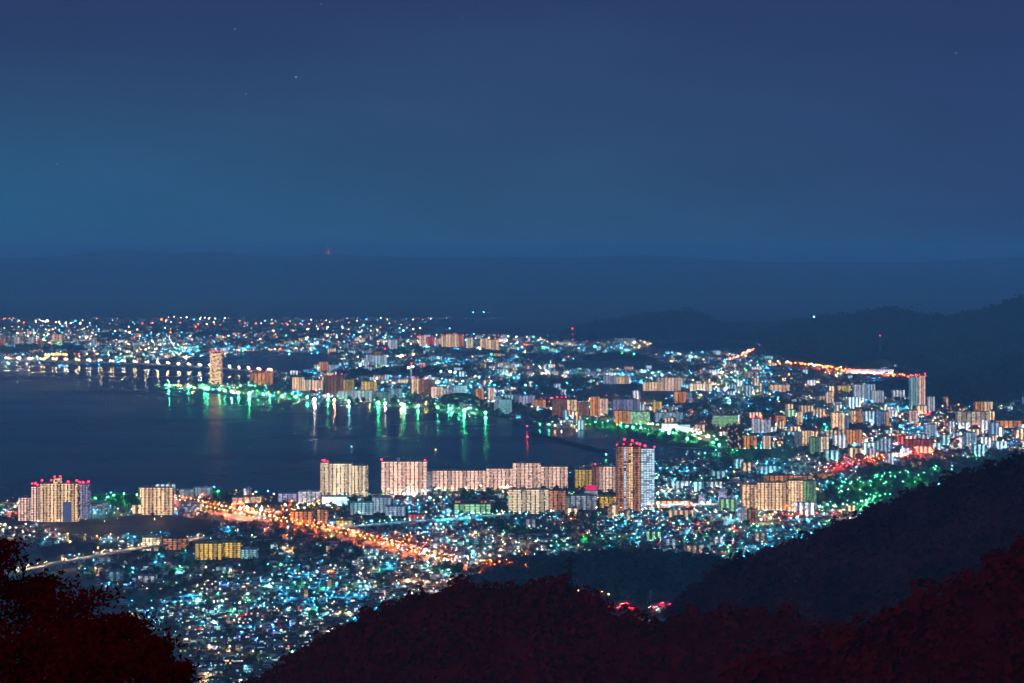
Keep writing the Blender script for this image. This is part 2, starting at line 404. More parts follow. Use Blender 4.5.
ridge('far_mountain_range', [(-160,262,FAR),(-60,259,FAR),(0,258,FAR),(60,256,FAR),(95,251.5,FAR),(130,250,FAR),(170,253,FAR),(212,251.5,FAR),(250,255,FAR),(290,256,FAR),(328,253.5,FAR),(375,256,FAR),(430,257.5,FAR),(500,257,FAR),(570,258,FAR),
      (640,255.5,FAR),(700,259,FAR),(760,262,FAR),(830,262,FAR),(900,263,FAR),(960,260,FAR),(1030,257,FAR),(1160,262,FAR)], 6500, 5000, M_HILL, 60, .0006, 160, 16)
ridge('low_far_hill', [(380,332,12200),(430,318,12600),(470,313.5,12800),(520,315,12800),(570,317,12600),(610,319,12400),(650,322,12000)], 1500, 1500, M_HILL, 14, .002, 60, 10)
ridge('wooded_dome_hill', [(545,338,9300),(575,330,9400),(600,322,9500),(630,317,9500),(655,313,9500),(680,310.5,9500),(700,314,9500),(720,322,9450),(745,334,9300)], 1000, 1000, M_HILL, 10, .003, 70, 12)
ridge('eastern_mountain', [(745,338,8600),(775,331,8400),(800,322,8200),(830,317.5,8000),(860,315,7900),(892,309.5,7800),(925,316,7700),(960,316,7500),(1000,308,7200),(1030,298,7000),(1100,288,6800),(1200,282,6600)],
      1750, 2500, M_HILL, 42, .0016, 150, 26, cliff=1.25)
ridge('eastern_foothill', [(880,392,5400),(910,386,5500),(945,378,5600),(985,368,5600),(1030,352,5600),(1100,335,5600),(1180,330,5600)], 620, 900, M_HILL, 16, .003, 60, 14, cliff=1.2)
ridge('town_wood_rise', [(560,366,6900),(590,357,7100),(610,353,7150),(640,356,7150),(668,364,7000)], 350, 400, M_HILL, 8, .006, 40, 8)
ridge('town_wood_rise', [(615,352,7900),(660,344,8000),(705,341,8050),(750,345,8000),(775,352,7900)], 380, 400, M_HILL, 8, .006, 40, 8)
ridge('town_wood_rise', [(572,394,5600),(600,386,5700),(630,384,5750),(660,388,5700),(690,394,5600)], 200, 220, M_HILL, 6, .008, 40, 8)
ridge('town_wood_rise', [(345,374,6350),(385,369,6450),(430,370,6500),(480,372,6500)], 220, 260, M_HILL, 6, .008, 40, 8)
ridge('valley_wood_hill', [(470,575,2440),(510,566,2450),(560,561,2450),(620,559,2450),(680,559,2430),(725,566,2400)], 330, 200, M_HILL, 7, .012, 80, 14, cliff=1.0)
ridge('right_forest_ridge', [(668,616,1394),(690,604,1380),(708,586,1360),(735,567,1332),(775,552,1305),(812,540,1292),(838,529,1278),(862,518,1264),(885,508,1251),(905,497,1244),(930,487,1224),(962,478,1210),(1000,468,1196),(1030,456,1183),(1120,430,1156)],
      560, 520, M_MIDFOL, 12, .009, 140, 26, near_floor=0, cliff=1.0)
ridge('centre_forest_ridge', [(130,760,825),(215,705,814),(262,682,803),(300,654,792),(345,633,781),(385,612,770),(420,597,764),(450,590,759),(480,588,753),(520,591,748),(560,592,742),(585,600,737),(606,613,726),(650,625,715),(690,623,709),(730,616,698),(780,616,687),(840,634,676),(900,650,660)],
      330, 420, M_NEARHILL, 7, .014, 160, 26, near_floor=60, cliff=.9)
ridge('near_right_spur', [(640,730,495),(720,686,484),(790,662,473),(840,640,462),(880,623,451),(915,608,440),(950,594,431),(985,572,423),(1030,548,412),(1120,500,396)],
      190, 260, M_NEARHILL, 5, .018, 110, 22, near_floor=150, cliff=.9)
# the mountainside the viewer stands on
grid_sheet('mountainside', [i*40-1000 for i in range(51)], [-900, -500, -200, -60, -8, 4]+[20*k for k in range(1,62)],
           lambda x, y: min(487.6, 487.6-0.44*max(0,y)) + (fbm(x, y, .01)*8-6)*min(1, max(0, y)/40) + 0.0, M_NEARHILL)

# ------------------------------------------------------------------ forests (uncountable): bumpy crowns with loose leaf clumps
def clump(b, c, r, m=0, leaves=16, flat=.85, rr=rnd):
    """one far-off crown: uneven knots of leaf-clump faces through the crown's volume"""
    for _ in range(leaves):
        while True:
            d = Vector((rr.uniform(-1,1), rr.uniform(-1,1), rr.uniform(-.7,1)))
            if .25 < d.length < 1: break
        q = c + Vector((d.x*r, d.y*r, d.z*r*flat))
        nrm = (d + Vector((rr.uniform(-.6,.6), rr.uniform(-.6,.6), rr.uniform(-.2,.9)))).normalized()
        u = nrm.orthogonal().normalized(); v = nrm.cross(u)
        s = r*rr.uniform(.28,.55)*(16/max(16,leaves))**.5; a = rr.uniform(0, 6.28)
        k = 5
        b.raw([tuple(q + s*rr.uniform(.65,1.1)*(math.cos(a+6.283*j/k)*u + math.sin(a+6.283*j/k)*v)) for j in range(k)], [tuple(range(k))], m)
def forest(surfname, n, vr, rad, m, leaves, seed, name='forest', ur=(0,1), bias=1.0):
    rr = random.Random(seed); b = MB(); s = SURF[surfname]
    for _ in range(n):
        u = rr.uniform(*ur); v = vr[0] + (vr[1]-vr[0])*rr.random()**bias
        p = s(u, v); r = rad*rr.choice((.6,.8,.9,1.0,1.2,1.6))*rr.uniform(.85,1.15)
        px, py = pix(p.x, p.y, p.z)
        if not (-40 < px < 1064 and py < 720): continue
        clump(b, p + Vector((0,0,r*.55)), r, 0, leaves, .9, rr)
    return tag(b.build(name, m), kind='stuff')
forest('centre_forest_ridge', 5200, (-.62, .05), 3.4, M_NEARFOL, 40, 11)
forest('near_right_spur', 3200, (-.62, .05), 2.9, M_NEARFOL, 44, 12)
forest('right_forest_ridge', 5200, (-.85, .05), 5.2, M_MIDFOL, 30, 13)
forest('valley_wood_hill', 2600, (-1.0, .15), 6.0, M_FOREST, 14, 14)
forest('eastern_foothill', 2200, (-1.0, .1), 9.0, M_FOREST, 8, 15)
forest('eastern_mountain', 7000, (-1.0, .05), 12.0, M_FOREST, 7, 16)
forest('wooded_dome_hill', 1600, (-1.0, .05), 13.0, M_FOREST, 6, 17)
for k_ in ('town_wood_rise',):
    forest(k_, 700, (-1.0, .3), 8.0, M_FOREST, 7, 18)
# ------------------------------------------------------------------ roads
ROADWAYS = []
def road(name, pts, width, m=M_ROAD, z=.25, paint=True, kerb=True):
    """ground road strip with painted centre line and kerbs; pts in pixels"""
    P = gp(pts); b = MB(); ROADWAYS.append((P, width/2+7))
    def strip(off, wd, zz, mm):
        L = []
        for i in range(len(P)):
            a, c = P[max(i-1,0)], P[min(i+1,len(P)-1)]
            d = Vector((c[0]-a[0], c[1]-a[1])).normalized(); n = Vector((-d.y, d.x))
            L.append(((P[i][0]+n.x*(off-wd/2), P[i][1]+n.y*(off-wd/2), zz), (P[i][0]+n.x*(off+wd/2), P[i][1]+n.y*(off+wd/2), zz)))
        for i in range(len(L)-1): b.face([L[i][0], L[i+1][0], L[i+1][1], L[i][1]][::-1], mm)
    strip(0, width, z, 0)
    if kerb:
        strip(width/2+.9, 1.8, z+.13, 2); strip(-width/2-.9, 1.8, z+.13, 2)
    if paint: strip(0, .35, z+.05, 1)
    return tag(b.build(name, [m, M_LINE, M_CONC]), kind='structure')
RAISED_PX = [[(8,580),(30,575),(60,568.5),(120,557),(160,550.5),(190,545.5),(206,543)],[(330,533),(360,530.5),(400,527),(450,523.5),(512,518.5)],[(642,510),(680,509.2),(742,508)]]
AVENUE = [(150,497),(185,505),(215,512),(260,522),(300,528),(335,535),(380,546),(425,559),(455,566),(480,569),(512,571),(540,569)]
road('avenue', AVENUE, 22)
road('shore_road', [(235,507),(255,519),(300,514),(330,505)], 12)
road('crossing_road', [(330,534),(365,530),(430,524),(512,518),(560,516)], 10)
road('station_road', [(470,519),(512,515.5),(560,512.5),(620,513),(700,514),(760,515),(860,511)], 12)
road('hill_road', [(440,568),(470,563),(500,556),(520,552)], 9)
road('town_road', [(440,545),(520,548),(600,541),(680,545),(760,529)], 8)
road('town_road', [(205,566),(260,556),(330,563),(400,571)], 7)
road('town_road', [(150,600),(230,592),(320,590),(400,583)], 7)
road('lakeside_road', [(172,388),(216,390.5),(250,395),(300,399),(340,402),(400,406),(450,410.5),(490,415.5)], 12)
road('expressway', [(770,363),(800,366),(835,371),(870,375),(920,379.5),(958,381),(985,379)], 26)
road('red_lit_road', [(820,474),(850,468),(880,461),(910,457),(945,453),(1000,445)], 20)
road('upland_road', [(728,362),(742,357),(752,351),(760,346)], 26)
road('park_road', [(585,423),(640,427),(690,436),(720,444)], 14)
# open ground
def patch(name, pts, m, z=.12):
    b = MB(); b.raw([(x, y, z) for x, y in gp(pts)], [tuple(range(len(pts)))[::-1]]); return tag(b.build(name, m), kind='structure')
FIELD1 = [(38,527),(70,521),(130,516),(178,516),(215,521),(205,533),(160,536),(100,538),(50,533)]
FIELD2 = [(36,548),(75,541),(120,545),(90,556),(45,558)]
FIELD3 = [(95,590),(105,594),(160,597),(165,601),(110,604),(98,598)]
FIELD4 = [(700,449),(740,447),(780,449),(800,455),(790,460),(735,461)]
FIELD5 = [(845,480),(890,474),(935,474),(930,480),(880,485)]
FIELD6 = [(825,484),(850,487),(900,485),(960,470),(950,480),(905,492),(860,505),(815,503)]
M_TENNIS = mat('sports_turf', (.03,.16,.08), .9, nscale=.1)
patch('bare_field', FIELD1, M_FIELD); patch('bare_field', FIELD2, M_FIELD); patch('sports_ground', FIELD3, M_TENNIS)
patch('bare_field', FIELD4, M_FIELD); patch('bare_field', FIELD5, M_FIELD); patch('park_lawn', FIELD6, M_GRASS)
patch('park_lawn', [(575,422),(640,426),(700,438),(722,447),(700,449),(680,447.5),(640,440),(600,432)], M_GRASS)
patch('park_lawn', [(162,389),(215,391),(300,400),(400,407),(500,417),(500,414),(400,402),(300,396),(215,386),(166,386)], M_GRASS, .10)

# ------------------------------------------------------------------ buildings
LANDMARK = []                     # (x, y, short name) for labels of the smaller houses
def lit_col(name, k=1.0):
    c = {'tan': (1.0,.62,.33), 'cream': (1.0,.76,.48), 'pink': (1.0,.62,.45), 'white': (.95,.97,1.0), 'teal': (.42,.92,.95), 'orange': (1.0,.34,.08), 'yellow': (1.0,.60,.12),
         'lilac': (.70,.66,1.0), 'green': (.5,1.0,.45), 'blue': (.35,.62,1.0), 'grey': (.62,.66,.74), 'dark': (1.0,.60,.32), 'red': (1.0,.12,.07), 'brown': (.75,.30,.14), 'bluewhite': (.62,.86,1.0)}[name]
    return tuple(x*k*(2.6 if name in ('tan','pink','cream') else 1.7) for x in c)
WALLC = {'tan': (.45,.33,.22), 'cream': (.5,.42,.30), 'pink': (.48,.34,.28), 'white': (.6,.6,.6), 'teal': (.45,.52,.52), 'orange': (.4,.25,.15), 'yellow': (.5,.40,.15), 'lilac': (.42,.40,.5), 'green': (.35,.42,.3),
         'blue': (.3,.36,.46), 'grey': (.36,.37,.39), 'dark': (.10,.09,.09), 'red': (.35,.14,.11), 'brown': (.22,.13,.10), 'bluewhite': (.5,.56,.6)}
def beacon(parent, x, y, z, r=2.2, name='beacon', h=2.5, band='beacon'):
    h *= rnd.uniform(.5, 1.8); r *= rnd.uniform(.5, 1.1); x += rnd.uniform(-1.5, 1.5)
    b = MB(); b.tube([(x,y,z),(x,y,z+h)], [.25,.2], 1)
    bm = bmesh.new(); bmesh.ops.create_icosphere(bm, subdivisions=1, radius=r); bm.verts.ensure_lookup_table()
    b.raw([(v.co.x+x, v.co.y+y, v.co.z+z+h+r*.7) for v in bm.verts], [tuple(v.index for v in f.verts) for f in bm.faces], 0); bm.free()
    return b.build(name, [lampmat('red',band), M_DARKSTEEL], parent)
def block(x0, x1, yb, yt, style, label, cat='apartment block', name='apartment_building', depth=None, k=.85, lp=.9, yaw=0.0, bays=None, flr=3.0, pen=True,
          beacons=(), parts=True, wall=None, roofk=None, short=None, side_lit=.35, stripes=True, group=None, sidec=None, z=0.0):
    """a block seen between columns x0..x1 with its base on row yb and roof edge on row yt"""
    base = G((x0+x1)/2, yb, z); D = base.y
    W = (x1-x0)/F_PX*D/max(.55, math.cos(yaw)); H = (yb-yt)/F_PX*D
    H = max(H, 4.0); dp = depth or max(9.0, min(16.0, W*.6))
    root = empty(name, (base.x, base.y + dp/2, z), yaw)
    if lp > .88 and parts: lp = .93
    tag(root, label, cat, group)
    wc = wall or WALLC[style]; lc = lit_col(style, k); sc2 = lit_col(sidec or style, k*.8)
    nf = max(2, round(H/flr)); fh = H/nf
    b = MB()
    b.box(0, 0, 0, W, dp, H, 0, wc, 0, 1, sc2, side_lit, 3.4, fh, roofcol=tuple(c*.45 for c in wc), rm=0)
    # roof parapet
    pt = .35
    for (cx, cy2, ww, dd) in ((0,-dp/2+pt/2,W,pt),(0,dp/2-pt/2,W,pt),(-W/2+pt/2,0,pt,dp-2*pt),(W/2-pt/2,0,pt,dp-2*pt)):
        b.box(cx, cy2, H+.002, ww, dd, 1.1, 0, tuple(c*.9 for c in wc), 0)
    b.build('wall', [M_WALL, M_FAC], root)
    if parts:
        # stacks of lit galleries / balconies on the front, each stack a part: slabs, parapets, back wall that glows as gallery light
        nb = bays or max(2, min(14, round(W/7.0)))
        bw = W/nb
        for i in range(nb):
            q = MB(); cx = -W/2+bw*(i+.5); w2 = bw*(.80 if stripes else .97)/2; y1 = -dp/2-.012; y0 = y1-1.5
            kk = (1.12,.86,.52,1.0)[(i*3+nb)%4]*rnd.uniform(.85, 1.1) if stripes else rnd.uniform(.9,1.1)
            c2 = tuple(c*kk for c in lc); ou, ov = rnd.randrange(3000), rnd.randrange(3000)
            n2 = max(1, round(bw/4))
            q.face([(cx-w2,y1,0),(cx+w2,y1,0),(cx+w2,y1,H),(cx-w2,y1,H)], 1, wc, c2, lp, [(ou,ov),(ou+n2,ov),(ou+n2,ov+nf),(ou,ov+nf)])
            for s_ in (-1, 1):      # fin walls tie the stack together
                q.box(cx+s_*(w2-.12), (y0+y1)/2, 0, .24, 1.5, H, 0, wc, 0, faces='FBLRTD')
            for f_ in range(nf):
                zz = f_*fh
                q.box(cx, y0+.12, zz-.1, 2*w2-.5, .2, 1.15, 0, tuple(c*.95 for c in wc), 0, faces='FBT')
                q.box(cx, (y0+y1)/2+.1, zz-.12, 2*w2-.5, 1.25, .2, 0, wc, 0, faces='TD')
            q.build('balcony', [M_WALL, M_FAC if style == 'dark' else M_GAL], root)
    if pen and H > 12:
        q = MB(); q.box(rnd.uniform(-.2,.2)*W, dp*.1, H+.004, min(7, W*.3), min(6,dp*.5), 3.6, 0, tuple(c*.8 for c in wc), 0); q.build('roof_housing', M_WALL, root)
    for bx in beacons:
        fx, fz = (bx if isinstance(bx, tuple) else (bx, 1.1))
        beacon(root, (fx-.5)*W, -dp/2+1.0, H+fz)
    LANDMARK.append((base.x, base.y, short or label))
    return root, W, dp, H

# --- left shore complex
r_, W, dp, H = block(40,78,522,484,'tan','widest tan lakeside block with a red-lit roofline and a pale sheeted strip', bays=11, lp=.97, k=.8, beacons=(.03,.28,.74,.97), depth=16, short='tan lakeside complex', stripes=True)
q = MB(); q.box(.72*W-.5*W, -dp/2-1.9, 0, .22*W, .5, H*.53, 0, (.62,.60,.78), 0); q.build('sheeted_panel', M_WALL, r_)
q = MB(); q.box(-.07*W, 0, H+.01, .17*W, dp*.8, 9.5, 0, WALLC['tan'], 0, 1, lit_col('tan',.7), .8); t_ = q.build('roof_tower', [M_WALL, M_FAC], r_); beacon(t_, -.07*W-4, -3, H+9.6, 2.2); beacon(t_, -.07*W+4, -3, H+9.6, 1.8)
block(31,42,521.5,487,'pink','slim beige tower wedged left of the widest tan lakeside block', bays=4, lp=.9, k=.75, beacons=(.05,.35,.65), short='slim beige lakeside tower', depth=20)
block(18,33,521,498,'pink','lower beige wing at the lake end of the tower complex', bays=5, k=.75, lp=.9, short='low beige lakeside wing')
block(77.5,88,519,485,'lilac','lilac-grey tower at the right end of the lakeside complex with red roof lamps', bays=4, k=.55, lp=.8, beacons=(.2,.5,.95), short='lilac-grey tower', depth=22)
block(141,173,515,488,'tan','stand-alone tan striped slab between the green-lit trees and the white hotel', bays=8, k=.82, lp=.97, depth=13, short='stand-alone tan slab')
block(193,211,498,488,'bluewhite','low blue-white hotel on the shore right of the tan slab', 'hotel', 'hotel', bays=4, k=.4, lp=.8, short='blue-white shore hotel')
block(180,194,500,490,'teal','teal-lit hotel wing left of the blue-white hotel', 'hotel', 'hotel', bays=3, k=.4, lp=.6, pen=False, short='teal hotel wing')
block(180,200,512,503,'white','low white shed-like hall below the teal hotel wing', 'hall', 'hall', parts=False, k=.6, lp=.4, pen=False, short='white hall')
block(88,108,513,503,'grey','grey low block among the green trees beside the lakeside complex', parts=False, k=.5, lp=.4, short='grey block in the green trees')
# --- shore towers
block(320,329,497,463,'cream','slim cream stair tower with a red beacon cap left of the yellow-beige block', bays=2, k=.7, lp=.95, beacons=(.2,.5,.85), short='red-capped stair tower', depth=14)
block(329,352,497,464,'cream','yellow-beige striped block standing right of the red-capped stair tower', bays=6, k=.85, lp=.97, short='yellow-beige striped block')
block(351.5,367,496.5,466,'cream','paler cream wing at the right end of the yellow-beige block', bays=4, k=.8, lp=.95, yaw=R(-12), short='paler cream wing')
r_, W, dp, H = block(381,427,495,462,'pink','pink-beige shore tower block with a white mast housing and red corner lamps', bays=11, k=.85, lp=.97, beacons=(.02,.97), short='pink-beige shore block')
q = MB(); q.box(-.12*W, -dp/2+1, H+.01, 6, 5, 8, 0, (.6,.58,.52), 0); q.build('mast_housing', M_WALL, r_)
block(427,432,493,472,'grey','narrow grey infill block between the pink-beige block and the long slab', bays=1, k=.5, lp=.7, short='narrow grey infill block')
block(432,486,491,471,'pink','left section of the long pink slab on the shore', bays=14, k=.78, lp=.97, short='long pink slab, left section')
block(486,513,490.5,469,'pink','middle section of the long pink slab on the shore', bays=7, k=.75, lp=.97, short='long pink slab, middle section')
block(512.5,541,490,463.5,'pink','raised section of the long pink slab behind the ochre block', bays=7, k=.75, lp=.97, short='long pink slab, raised section')
block(540.5,568,489.5,467,'pink','right end of the long pink slab on the shore', bays=7, k=.72, lp=.95, short='long pink slab, right end')
block(508,549,514,490,'cream','ochre and green-grey block in front of the long pink slab', bays=9, k=.62, lp=.93, short='ochre block before the long slab')
block(549,566,512,491,'brown','brown block adjoining the ochre block on its right', bays=4, k=.75, lp=.9, short='brown block beside the ochre one')
block(575,592,490,470,'yellow','yellow-fronted block between the long slab and the tallest tower', bays=5, k=.62, lp=.85, short='yellow-fronted block')
block(592,599,491,467,'brown','narrow dark brown block right of the yellow-fronted one', bays=2, k=.45, lp=.7, beacons=(.5,), short='narrow dark brown block')
block(599,619,492,467,'pink','pale pink striped block just left of the tallest tower', bays=6, k=.72, lp=.95, short='pale pink striped block')
# --- the tallest tower, two faces
r_, W, dp, H = block(617,641,511,447,'brown','tallest lakeside apartment tower, brown front with an orange stripe and a crown of red lamps', cat='tower', name='apartment_tower', bays=6, k=.85, lp=.75, depth=30, flr=3.3, stripes=True,
                     beacons=(.03,.3,.55,.8,.97), short='tallest lakeside tower', wall=(.16,.09,.07))
q = MB(); q.face([(-W*.02,-dp/2-1.8,0),(W*.16,-dp/2-1.8,0),(W*.16,-dp/2-1.8,H),(-W*.02,-dp/2-1.8,H)], 0, WALLC['tan'], lit_col('tan',.62), .97, [(7,7),(9,7),(9,47),(7,47)])
q.face([(-W*.22,-dp/2-1.8,0),(-W*.12,-dp/2-1.8,0),(-W*.12,-dp/2-1.8,H),(-W*.22,-dp/2-1.8,H)], 0, WALLC['white'], lit_col('bluewhite',.7), .9, [(27,7),(28,7),(28,47),(27,47)])
q.build('lit_stair', M_FAC, r_)
q = MB(); q.box(-W*.05, 2, H+.02, 14, 12, 8, 0, (.12,.08,.07), 0); t_ = q.build('roof_crown', M_WALL, r_); beacon(t_, -W*.15, -6, H+8, 2.2); beacon(t_, W*.15, -6, H+8, 2.0)
block(641,654.5,510,449,'bluewhite','blue-white windowed half of the tallest lakeside tower, its right face', cat='tower', name='apartment_tower', bays=5, k=.85, lp=.72, depth=28, flr=3.3, stripes=False,
      beacons=(.3,.95), short='blue-white half of the tallest tower', wall=(.28,.32,.38), z=0)
# --- right near group
block(742,758,511,485,'tan','grey and orange end block of the large tan housing group', bays=4, k=.7, lp=.7, sidec='orange', short='grey and orange end block')
block(757,790,510.5,483,'tan','broad tan block in the middle of the right-hand housing group', bays=9, k=.75, lp=.97, short='broad tan block')
block(788,803,511.5,481,'tan','brightest tan block of the right-hand housing group', bays=5, k=.95, lp=.98, short='brightest tan block')
block(803,816.5,510,481.5,'green','dim green-grey end face of the right-hand housing group', bays=4, k=.35, lp=.7, short='dim green-grey end face')
block(765,812,500,476,'orange','rear orange-brown row behind the broad tan block', bays=10, k=.6, lp=.9, short='rear orange-brown row')
block(738,747,522,508,'white','small white block below the grey and orange end block', bays=3, k=.45, lp=.7, short='small white block')
block(748,758,524,510,'brown','small brown block in front of the broad tan block', bays=3, k=.6, lp=.7, short='small brown block')
# --- near left group
block(142,160,551,538,'cream','cream flat-roofed block above the elevated railway', bays=5, k=.6, lp=.85, short='cream block above the railway')
block(158,187,550,539,'brown','brown three-stair block right of the cream one', bays=6, k=.75, lp=.85, short='brown three-stair block')
block(195,222,560,544,'yellow','ochre housing block, left half, at the end of the elevated railway', bays=6, k=.85, lp=.97, short='ochre block, left half')
block(221,241,558,543,'yellow','ochre housing block, right half, beside a teal block', bays=5, k=.8, lp=.95, short='ochre block, right half')
block(241,257,559,550,'teal','low teal-lit block right of the ochre housing', bays=4, k=.5, lp=.85, short='low teal block')
block(290,312,525,512,'orange','orange-brown block left of the avenue bend', bays=5, k=.85, lp=.9, short='orange-brown block')
block(317,328,524,510,'brown','taller brown block behind the orange-lit avenue', bays=3, k=.9, lp=.9, short='taller brown avenue block')
block(336,352,530,521,'yellow','small yellow-windowed block on the orange avenue', bays=4, k=.75, lp=.85, short='small yellow-windowed block')
block(350,373,515,503,'teal','pale teal housing block below the cream shore tower, left half', bays=6, k=.5, lp=.9, short='pale teal housing, left half')
block(372,391,513,498,'bluewhite','pale blue-grey housing block, taller right half', bays=5, k=.45, lp=.9, short='pale blue-grey housing')
block(385,405,516,507,'bluewhite','low pale blue block in front of the blue-grey housing', bays=5, k=.5, lp=.8, short='low pale blue block')
block(408,424,524,515,'red','small red-lit block with a white right end', bays=4, k=.6, lp=.8, short='small red-lit block')
block(454,491,514,504.5,'green','long green-lit flat store with an orange-lit roof edge', 'store', 'store', bays=7, k=.55, lp=.9, flr=4, pen=False, short='green-lit flat store')
block(455,490,508,501,'orange','flat orange-lit store roof deck behind the green-lit store', 'store', 'store', parts=False, k=.8, lp=.9, flr=4, pen=False, short='orange-lit store')
block(278,297,502,494,'lilac','lilac-white mall front on the shore', 'mall', 'mall', bays=4, k=.5, lp=.8, flr=4, pen=False, short='lilac-white mall')
block(298,320,504,492,'white','white stepped mall block right of the lilac mall', 'mall', 'mall', bays=5, k=.6, lp=.6, flr=4, short='white stepped mall')
block(322,347,506,497,'bluewhite','brilliant white floodlit store below the yellow-beige block', 'store', 'store', bays=5, k=1.5, lp=.98, flr=4, pen=False, stripes=False, short='brilliant white store')
block(565,597,510,496,'grey','grey-white low hall left of the tallest tower', 'hall', 'hall', bays=6, k=.45, lp=.7, flr=4, short='grey-white low hall')
block(600,617,508,497,'yellow','yellow-lit car park beside the foot of the tallest tower', 'car park', 'car_park_building', bays=4, k=.8, lp=.7, flr=3, short='yellow-lit car park')
block(655,690,508,501,'orange','low orange-roofed hall right of the tallest tower', 'hall', 'hall', bays=6, k=.8, lp=.9, flr=4, pen=False, short='orange-roofed hall')
block(238,262,503,497,'tan','small orange-tan block near the bright interchange', bays=4, k=.7, lp=.8, pen=False, short='small orange-tan block')
block(232,243,507,498,'pink','pinkish block beside the small orange-tan one', bays=2, k=.7, lp=.7, short='pinkish block')
# sign building with a blank magenta board
r_, W, dp, H = block(584,598,500,491,'grey','grey store under a magenta rooftop board', 'store', 'store', bays=3, k=.6, lp=.6, flr=4, pen=False, short='store under the magenta board')
M_MAG = emit('magenta_sign_light', (1.0,.04,.22), .9)
q = MB(); q.box(0, -dp/2+1, H+1.2, W*.78, .8, 10, 0, (.5,.05,.2), 0); q.build('sign_board', M_MAG, r_)
# pale domed wedding hall group
def chapel(x, yb, hpx, wpx, label):
    o = G(x, yb); s = o.y/F_PX; root = empty('chapel', (o.x, o.y, 0)); tag(root, label, 'chapel')
    b = MB(); n = 12; Rr = wpx*s/2; Hh = hpx*s
    def ring(z, r): return [(r*math.cos(6.283*i/n), r*math.sin(6.283*i/n), z) for i in range(n)]
    prof = [(0,Rr),(Hh*.62,Rr),(Hh*.64,Rr*1.08),(Hh*.68,Rr*1.08),(Hh*.70,Rr*.9)]
    for (z0,r0),(z1,r1) in zip(prof, prof[1:]):
        A, B = ring(z0,r0), ring(z1,r1)
        for i in range(n): b.face([A[i],A[(i+1)%n],B[(i+1)%n],B[i]], 0, (.62,.62,.7), lit_col('lilac',.7), .7, [(i,0),(i+1,0),(i+1,5),(i,5)])
    b.build('wall', M_FAC, root)
    q = MB(); A = ring(Hh*.70,Rr*.9); ap = (0,0,Hh)
    for i in range(n): q.face([A[i],A[(i+1)%n],ap], 0, (.5,.5,.6))
    q.build('roof', M_WALL, root); LANDMARK.append((o.x, o.y, label.split(' chapel')[0]+' chapel'))
chapel(722.5, 503, 17, 9, 'tall pale round chapel tower with a cone roof')
chapel(702, 503, 11, 7, 'smallest pale chapel left of the tall round one')
chapel(732, 504, 11, 8, 'short pale chapel right of the tall round one')

# --- peninsula
block(210,221.5,388,353,'dark','dark round-cornered hotel tower alone on the peninsula, red lamps at the top', 'hotel tower', 'hotel_tower', bays=5, k=1.9, lp=.72, depth=22, flr=3.4, stripes=False, beacons=(.05,.35,.65,.95), wall=(.07,.07,.08), short='dark hotel tower')
block(198,232,389,385,'cream','low lit podium at the foot of the dark hotel tower', 'podium hall', 'hall', parts=False, k=.9, lp=.6, pen=False, depth=20, short='hotel podium')
block(292,304,391,377.5,'tan','tan striped tower pair, left, on the peninsula shore', bays=5, k=.95, lp=.97, short='left tan peninsula tower')
block(303,311,391,380,'cream','cream slab right of the left tan peninsula tower', bays=3, k=.8, lp=.9, short='cream peninsula slab')
block(312,323,390,380.5,'pink','pinkish-white peninsula block beside the dark red-topped tower', bays=4, k=.85, lp=.9, short='pinkish-white peninsula block')
block(324.5,343,394,376,'brown','dark brown peninsula tower under a cluster of red lamps', 'tower', 'apartment_tower', bays=6, k=.45, lp=.45, beacons=(.05,.35,.6,.95), wall=(.12,.07,.06), short='dark red-topped peninsula tower')
block(343,354,391,380,'yellow','yellow-green peninsula block behind the dark red-topped tower', bays=4, k=.6, lp=.8, short='yellow-green peninsula block')
block(361,377,391,382,'yellow','yellow-orange peninsula block above the white flats', bays=5, k=.9, lp=.9, short='yellow-orange peninsula block')
block(338,354,401,391.5,'bluewhite','pale blue waterfront flats, left of the two', bays=5, k=.5, lp=.8, short='pale blue waterfront flats')
block(354,372,402,391,'white','white waterfront flats right of the pale blue ones', bays=5, k=.55, lp=.8, short='white waterfront flats')
block(372,391,402,392.5,'grey','dark grey waterfront office right of the white flats', 'office', 'office_building', bays=5, k=.25, lp=.5, short='dark grey waterfront office')
block(391,402,398,389,'teal','pale teal block behind the dark grey waterfront office', bays=3, k=.55, lp=.8, short='pale teal block')
block(319,328.5,372,362,'orange','orange-tan block on the far side of the peninsula', bays=4, k=.85, lp=.95, short='orange-tan far block')
block(328.5,337,372,365,'bluewhite','white block right of the orange-tan far block', bays=3, k=.65, lp=.9, short='white far block')
r_, W, dp, H = block(250,273,385,373,'orange','pink and orange floodlit theatre with red lamps by the bridge end', 'theatre', 'theatre', bays=6, k=.9, lp=.85, beacons=(.05,.4,.7,.98), short='floodlit theatre', flr=4)
block(411.5,419,394,379,'tan','tall tan block with red roof lamps near the steam plume', bays=3, k=.95, lp=.95, beacons=(.1,.8), short='tall tan plume block')
block(418,435,394,380.5,'brown','brown block under two red lamps right of the tall tan one', bays=5, k=.5, lp=.6, beacons=(.4,.95), short='brown two-lamp block')
block(431,443,398,387,'pink','pinkish tan block behind the arena dome', bays=4, k=.85, lp=.93, short='pinkish block behind the arena')
block(443,456,397,389,'white','white flats behind the arena dome', bays=4, k=.5, lp=.75, short='white flats behind the arena')
block(456,467,395,386,'teal','bright teal lit hall behind the arena dome', 'hall', 'hall', bays=3, k=.7, lp=.98, stripes=False, flr=4, pen=False, short='bright teal hall')
block(475.5,484,400,389,'orange','orange-pink block right of the arena, left of two', bays=3, k=.85, lp=.9, short='left orange-pink block')
block(488,495,401,388,'pink','tall pinkish block right of the arena, right of two', bays=3, k=.85, lp=.93, short='tall pinkish block')
